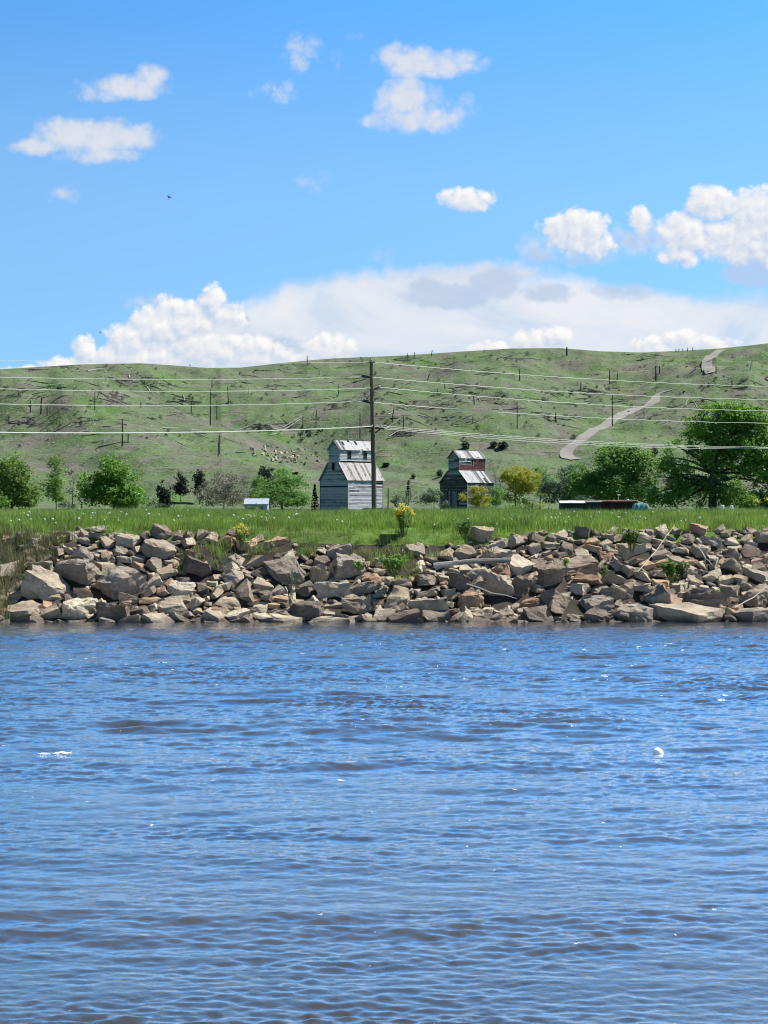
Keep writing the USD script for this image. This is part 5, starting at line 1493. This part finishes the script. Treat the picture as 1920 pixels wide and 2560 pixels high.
POLES = [(526, 973, 1062, 3.2), (900, 1031, 1098, 2.6), (1293, 1003, 1071, 2.6), (1531, 986, 1064, 2.8), (237, 980, 1024, 2.6)]
for k, (x, a, b, w) in enumerate(POLES):
    snag(x, a, b, w, mat='char', name='hill_pole', catg='pole', group=None, lab=['tallest dark pole on the hillside left of the gully', 'thin dark pole rising behind the pale elevator roof', 'thin pole on the hillside above the dark elevator', 'dark pole beside the lower hill road', 'dark pole on the hillside at the left'][k])
snag(306, 1047, 1116, 3.6, cross=12, name='hill_pole', catg='pole', group=None, lab='pole with a slanted crossarm on the left hillside')
for x, a, b, w, ln, pl in ((545, 1087, 1141, 3, 3, 0), (549, 1088, 1135, 2.5, 1, 0), (478, 1001, 1033, 2.6, 1, 0), (542, 1016, 1050, 2.4, 0, 0), (571, 967, 1008, 2.4, -2, 0), (790, 1024, 1068, 2.4, 1, 0), (757, 1036, 1070, 2.2, 0, 0), (762, 1076, 1098, 3, -1, 1),
                           (530, 946, 970, 2.6, 0, 0), (76, 1001, 1032, 3, 0, 0), (102, 996, 1037, 4, 2, 0), (118, 1018, 1040, 2.8, 0, 0), (320, 1086, 1106, 3, 1, 0), (352, 1004, 1018, 3, 0, 0), (1417, 867, 889, 4.5, 0, 0), (1020, 884, 902, 2.6, -1, 0), (1037, 880, 896, 2.4, -1, 0), (1078, 876, 891, 2.2, 3, 0),
                           (1299, 922, 951, 3, 0, 0), (1008, 1039, 1080, 3, 1, 0), (980, 1020, 1057, 3, 5, 0), (1186, 987, 1011, 3, -3, 0), (1068, 928, 951, 2.4, 10, 0), (1182, 1042, 1059, 2.6, 0, 0), (1086, 976, 990, 3.4, 0, 1), (1390, 1034, 1056, 2.8, 0, 0), (1112, 958, 973, 2.4, 0, 0), (1524, 924, 960, 3, 0, 0), (1543, 930, 951, 2.6, 0, 0), (1452, 956, 979, 2.8, 0, 0), (1640, 915, 951, 4, -1, 0), (1649, 917, 935, 3, 0, 0), (1389, 1030, 1052, 2.4, 0, 0),
                           (768, 889, 912, 2.4, 0, 0), (905, 898, 911, 2, 0, 0), (1210, 874, 882, 1.8, 0, 0), (1690, 873, 880, 2, 0, 0), (1697, 872, 879, 2, 0, 0), (1707, 871, 878, 2, 0, 0), (1719, 870, 878, 2, 0, 0), (1732, 869, 877, 2, 0, 0), (230, 1046, 1062, 3, 3, 1), (1030, 1067, 1080, 3, 0, 1), (440, 908, 912, 1.5, 0, 0), (475, 909, 917, 1.6, 0, 0), (622, 960, 985, 2.4, -2, 1), (846, 960, 985, 2.2, 0, 0), (1875, 900, 925, 3, 6, 1), (1830, 950, 965, 3, 0, 0), (1790, 915, 935, 3, 0, 0)):
    snag(x, a, b, w, ln, 'bleached' if pl else 'char', group='bleached dead trunks still standing on the hill' if pl else 'burnt trunks still standing on the hill', lab='pale bleached dead trunk standing on the hillside' if pl else 'black burnt bare trunk standing on the hillside')

# fallen logs, in drifts where the burn was
DRIFT = [(430, 960, 60, 14), (620, 960, 70, 16), (700, 968, 60, 16), (880, 955, 50, 22), (900, 995, 50, 14), (1000, 900, 70, 8), (1090, 1008, 80, 16), (1160, 975, 70, 16), (1210, 1000, 60, 14), (1080, 1048, 70, 14), (1140, 1052, 60, 14), (1285, 893, 60, 9), (1340, 995, 60, 16), (1420, 985, 70, 14), (1485, 982, 60, 12), (1500, 1003, 60, 10),
         (1400, 1050, 50, 9), (60, 990, 60, 20), (60, 1060, 60, 16), (190, 1050, 60, 14), (150, 962, 70, 14), (340, 955, 60, 14), (280, 992, 60, 14), (1600, 888, 60, 10), (1840, 965, 70, 20), (1750, 918, 70, 14), (650, 1070, 60, 12), (730, 1065, 60, 14), (470, 1002, 50, 12), (1010, 1085, 40, 10), (1720, 1010, 60, 18), (400, 1010, 120, 40), (800, 1020, 90, 40),
         (1150, 920, 160, 22), (500, 1100, 160, 40), (250, 1090, 140, 30), (200, 920, 160, 10), (700, 925, 120, 16), (1620, 1040, 90, 20), (1030, 990, 120, 60), (1300, 1020, 120, 30)]
rest = {'char': [], 'bleached': [], 'snag_grey': []}
n_log = 0
for k in range(620):
    c = DRIFT[int(hr.integers(0, len(DRIFT)))]
    x, y = hr.normal(c[0], c[2] * .55), hr.normal(c[1], c[3] * .55)
    sk = np.interp(x, SKYX, SKYY)
    if y < sk + 6 or y > 1150 or not -30 < x < 1950:
        continue
    p = hill(x, y)
    ang = hr.normal(0, .45) if hr.random() < .72 else hr.uniform(-1.6, 1.6)
    ln = hr.uniform(3.5, 11) if k < 420 else hr.uniform(1.5, 4)
    dx = np.array([math.cos(ang), math.sin(ang)]) * ln / 2
    r_ = hr.uniform(.09, .22)
    sticks = hr.random()
    e0 = np.array([p[0] - dx[0], p[1] - dx[1], 0])
    e1_ = np.array([p[0] + dx[0], p[1] + dx[1], 0])
    e0[2], e1_[2] = hz(e0[0], e0[1]) + r_ * .8, hz(e1_[0], e1_[1]) + r_ * .7 + (hr.uniform(.3, 1.6) if sticks < .3 else 0)
    md = (e0 + e1_) / 2 + (hr.normal(0, .15), hr.normal(0, .15), max(0, hz(p[0], p[1]) + r_ - (e0[2] + e1_[2]) / 2))
    parts = [tube([e0, md, e1_], [r_, r_ * .85, r_ * .45], 6)]
    for _ in range(int(hr.integers(0, 4))):
        w_ = hr.uniform(.2, .9)
        q = e0 + (e1_ - e0) * w_ + (0, 0, .1)
        parts.append(tube([q, q + (hr.normal(0, .5), hr.normal(0, .5), hr.uniform(.3, 1.3))], [.07, .03], 4))
    mt = hr.choice(['char', 'snag_grey', 'bleached'], p=[.42, .40, .18])
    m_ = cat(parts)
    m_.vertices = m_.vertices
    if n_log < 285 and ln > 3:
        n_log += 1
        m_.apply_translation(-p)
        lg_ = obj('fallen_log', m_, M[mt], label={'char': 'black charred trunk fallen on the grassy hillside', 'snag_grey': 'grey burnt trunk fallen on the grassy hillside', 'bleached': 'bleached whitish trunk fallen on the grassy hillside'}[mt], cat='log',
            group={'char': 'charred logs strewn over the hill', 'snag_grey': 'grey logs strewn over the hill', 'bleached': 'bleached logs strewn over the hill'}[mt], loc=p)
        on_hill.append((lg_, x, y, ('long ' if ln > 8.5 else 'short ' if ln < 5.5 else '') + {'char': 'black charred', 'snag_grey': 'grey', 'bleached': 'whitish'}[mt] + ' fallen log'))
    else:
        rest[mt].append(m_)
for k_, v_ in rest.items():
    if v_:
        obj('log_debris', cat(v_), M[k_], label={'char': 'small black', 'snag_grey': 'small grey', 'bleached': 'small whitish'}[k_] + ' log pieces scattered over the hillside', cat='logs', kind='stuff')


def bush_mesh(r, w, h, n):
    u = r.normal(size=(n, 3))
    u /= np.linalg.norm(u, axis=1, keepdims=True)
    rad = r.random(n) ** .45 * (.7 + .5 * meshkit.noise(u * 2.2 + r.uniform(0, 20)))
    p = u * rad[:, None] * [w / 2, w / 2, h / 2] + (0, 0, h * .42)
    return leaf_cloud(r, p, max(.28, w * .16))


NAMED = [(1164, 1113, 24, 20, 'round dark juniper on the hill just above the dark elevator roof'), (1234, 1111, 20, 14, 'left dark juniper of the pair right of the dark elevator roof'), (1258, 1113, 28, 16, 'right dark juniper of the pair right of the dark elevator roof'),
         (1033, 1191, 13, 12, 'small round juniper on the meadow slope between the elevators'), (1099, 1185, 18, 18, 'dark juniper beside the left wall of the dark elevator'), (964, 1162, 20, 10, 'dark juniper right of the pale elevator'), (740, 1183, 20, 6, 'flat dark shrub left of the pale elevator'),
         (1637, 1130, 20, 22, 'dark juniper in the gap between the dense tree and the largest cottonwood'), (1106, 1172, 0, 0, '')]
for x, y, w, h, lab in NAMED:
    if w:
        p = hill(x, y + h * .5)
        s = p[1] / F
        obj('juniper', bush_mesh(hr, w * s, h * s * 1.25, 420), M['juniper'], label=lab, cat='bush', loc=p)
for k in range(300):
    if k >= 240:
        x, y = [(hr.normal(660, 32), hr.normal(1074, 6)), (hr.normal(770, 28), hr.normal(1085, 9)), (hr.normal(1480, 60), hr.normal(978, 8))][k % 3]
    elif k < 150:
        c = DRIFT[int(hr.integers(0, len(DRIFT)))]
        x, y = hr.normal(c[0], c[2] * .8), hr.normal(c[1], c[3] * .8)
    else:
        x, y = hr.uniform(-10, 1930), hr.uniform(890, 1120)
    if y < np.interp(x, SKYX, SKYY) + 4 or y > 1150 or not -20 < x < 1940:
        continue
    p = hill(x, y)
    w = hr.uniform(1.0, 2.6)
    sb_ = obj('hill_shrub', bush_mesh(hr, w, w * .8, 70), M['juniper'] if hr.random() < .75 else M['leaf_dark'], label='small dark shrub dotted on the grassy hillside', cat='shrub', group='small shrubs dotted over the hill', loc=p)
    on_hill.append((sb_, x, y, ('wider ' if w > 2.1 else 'tiny ' if w < 1.4 else 'small ') + 'dark hillside shrub'))
# pale outcrop on the spur left of the pale elevator
out_ = []
for k in range(75):
    x, y = hr.normal(710, 48), hr.normal(1140, 11)
    if not (620 < x < 806 and 1112 < y < 1170):
        continue
    p = hill(x, y + .12 * (x - 710))
    w = hr.uniform(.5, 1.9)
    m_ = rock(hr, w, w * .9, w * .7, 0, 4)
    m_.apply_transform(rot(hr.uniform(0, 3), hr.normal(0, .2), hr.normal(0, .2)))
    ro_ = obj('outcrop_rock', m_, STONE[1 if hr.random() < .7 else 2], label='pale rock of the outcrop on the spur left of the pale elevator', cat='rock', group='pale outcrop rocks on the spur', loc=p + (0, 0, w * .2))
    out_.append((ro_, x, y, ('large ' if w > 1.4 else 'tiny ' if w < .85 else '') + 'pale outcrop rock'))
for k in range(60):
    x, y = hr.uniform(0, 1920), hr.uniform(900, 1150)
    if y < np.interp(x, SKYX, SKYY) + 8:
        continue
    p = hill(x, y)
    w = hr.uniform(.4, 1.1)
    m_ = rock(hr, w, w, w * .6, 0, 4)
    rk_ = obj('hill_rock', m_, STONE[1], label='small pale rock lying on the grassy hillside', cat='rock', group='small pale rocks strewn over the hill', loc=p + (0, 0, w * .12))
    on_hill.append((rk_, x, y, 'small pale hillside rock'))
name_apart(out_, [(650, 1130, 'the outcrop left end'), (690, 1145, 'the outcrop middle'), (735, 1140, 'the outcrop middle right part'), (780, 1155, 'the outcrop end by the pale elevator')])
name_apart(on_hill, HILLMARKS)


# ------------------------------------------------------------------ birds, foam
def bird(x, y, D, span, label, yaw, bank):
    p = px(x, y, D)
    t = thing('bird', label, 'bird', p, yaw)
    k = span
    b_ = trimesh.creation.icosphere(2, 1)
    b_.apply_scale((.10 * k, .30 * k, .10 * k))
    b_.vertices[:, :] *= 1 - .35 * np.clip(-b_.vertices[:, 1:2] / (.3 * k), 0, 1)
    hd = trimesh.creation.icosphere(1, .075 * k)
    hd.apply_translation((0, .32 * k, .03 * k))
    bk = trimesh.creation.cone(.03 * k, .10 * k, sections=6)
    bk.apply_transform(rot(0, -math.pi / 2, 0))
    bk.apply_translation((0, .38 * k, .03 * k))
    R = rot(0, 1.25, bank)
    for nm, m_ in (('body', cat([b_, hd, bk])),):
        m_.apply_transform(R)
        obj(nm, m_, M['bird'], t, smooth=True)
    for sx in (-1, 1):
        up = .35 if sx < 0 else .55
        w_ = np.array([(0, .12, .02), (sx * .26, .17, .16 * up * 2), (sx * .5, .02, .12 * up * 2), (sx * .27, -.10, .15 * up * 2), (0, -.12, .02)]) * k
        vv = np.vstack([w_ + (0, 0, .012 * k), w_ - (0, 0, .012 * k)])
        f_ = [(0, 1, 3), (0, 3, 4), (1, 2, 3), (5, 8, 6), (5, 9, 8), (6, 8, 7)] + [q for i in range(5) for q in ((i, i + 5, (i + 1) % 5), ((i + 1) % 5, i + 5, (i + 1) % 5 + 5))]
        m_ = trimesh.Trimesh(vv, np.array(f_))
        m_.apply_transform(R)
        obj('wing', m_, M['bird'], t)
    tl = np.array([(-.05, -.25, 0), (.05, -.25, 0), (.09, -.50, 0), (-.09, -.50, 0)]) * k
    m_ = trimesh.Trimesh(np.vstack([tl + (0, 0, .01 * k), tl - (0, 0, .01 * k)]), np.array([(0, 2, 1), (0, 3, 2), (4, 5, 6), (4, 6, 7), (0, 1, 5), (0, 5, 4), (1, 2, 6), (1, 6, 5), (2, 3, 7), (2, 7, 6), (3, 0, 4), (3, 4, 7)]))
    m_.apply_transform(R)
    obj('tail', m_, M['bird'], t)


bird(422, 493, 110, .30, 'dark bird flying high in the open sky at the left', 25, .5)
bird(250, 831, 210, .30, 'tiny dark bird low over the left clouds', 60, -.3)


def wz(x, y):
    i = int(np.argmin(np.abs(wc - x / (.2 * y))))
    return float(np.interp(y, wy, WZ[i]))


def foam_cap(x, y, w, h, label, seed):
    r = np.random.default_rng(seed)
    D_ = EYE * F / (y - 1280)
    p = px(x, y, D_)
    s = D_ / F
    ms = []
    if w < 30 and h > 9:
        e = trimesh.creation.icosphere(3, 1)
        e.vertices *= (1 + .3 * (meshkit.fbm(e.vertices * 1.6 + seed, 3) - .5))[:, None]
        e.apply_scale((w * s * .48, w * s * .4, h * s * .85))
        ms.append(e)
    for k in range(0 if ms else 9):
        q = (k / 8 - .5) * 2
        e = trimesh.creation.icosphere(2, 1)
        e.vertices *= (1 + .5 * (meshkit.fbm(e.vertices * 2.1 + seed + k, 3) - .5))[:, None]
        hh = h * s * (1 - q * q * .7) * r.uniform(.5, 1.0)
        e.apply_scale((w * s * r.uniform(.10, .2), w * s * r.uniform(.1, .3), hh))
        e.apply_translation((q * w * s * .42, r.normal(0, w * s * .12), 0))
        ms.append(e)
    m_ = cat(ms)
    obj('foam_cap', m_, M['foam'], smooth=True, label=label, cat='foam', loc=(p[0], p[1], wz(p[0], p[1]) + h * s * .22))


foam_cap(1645, 1880, 28, 14, 'rounded white foam cap alone on the right side of the river', 1)
foam_cap(155, 1886, 38, 4, 'longer white foam crest near the left edge of the river', 2)
foam_cap(110, 1889, 26, 3, 'short white foam crest left of the longer one', 3)
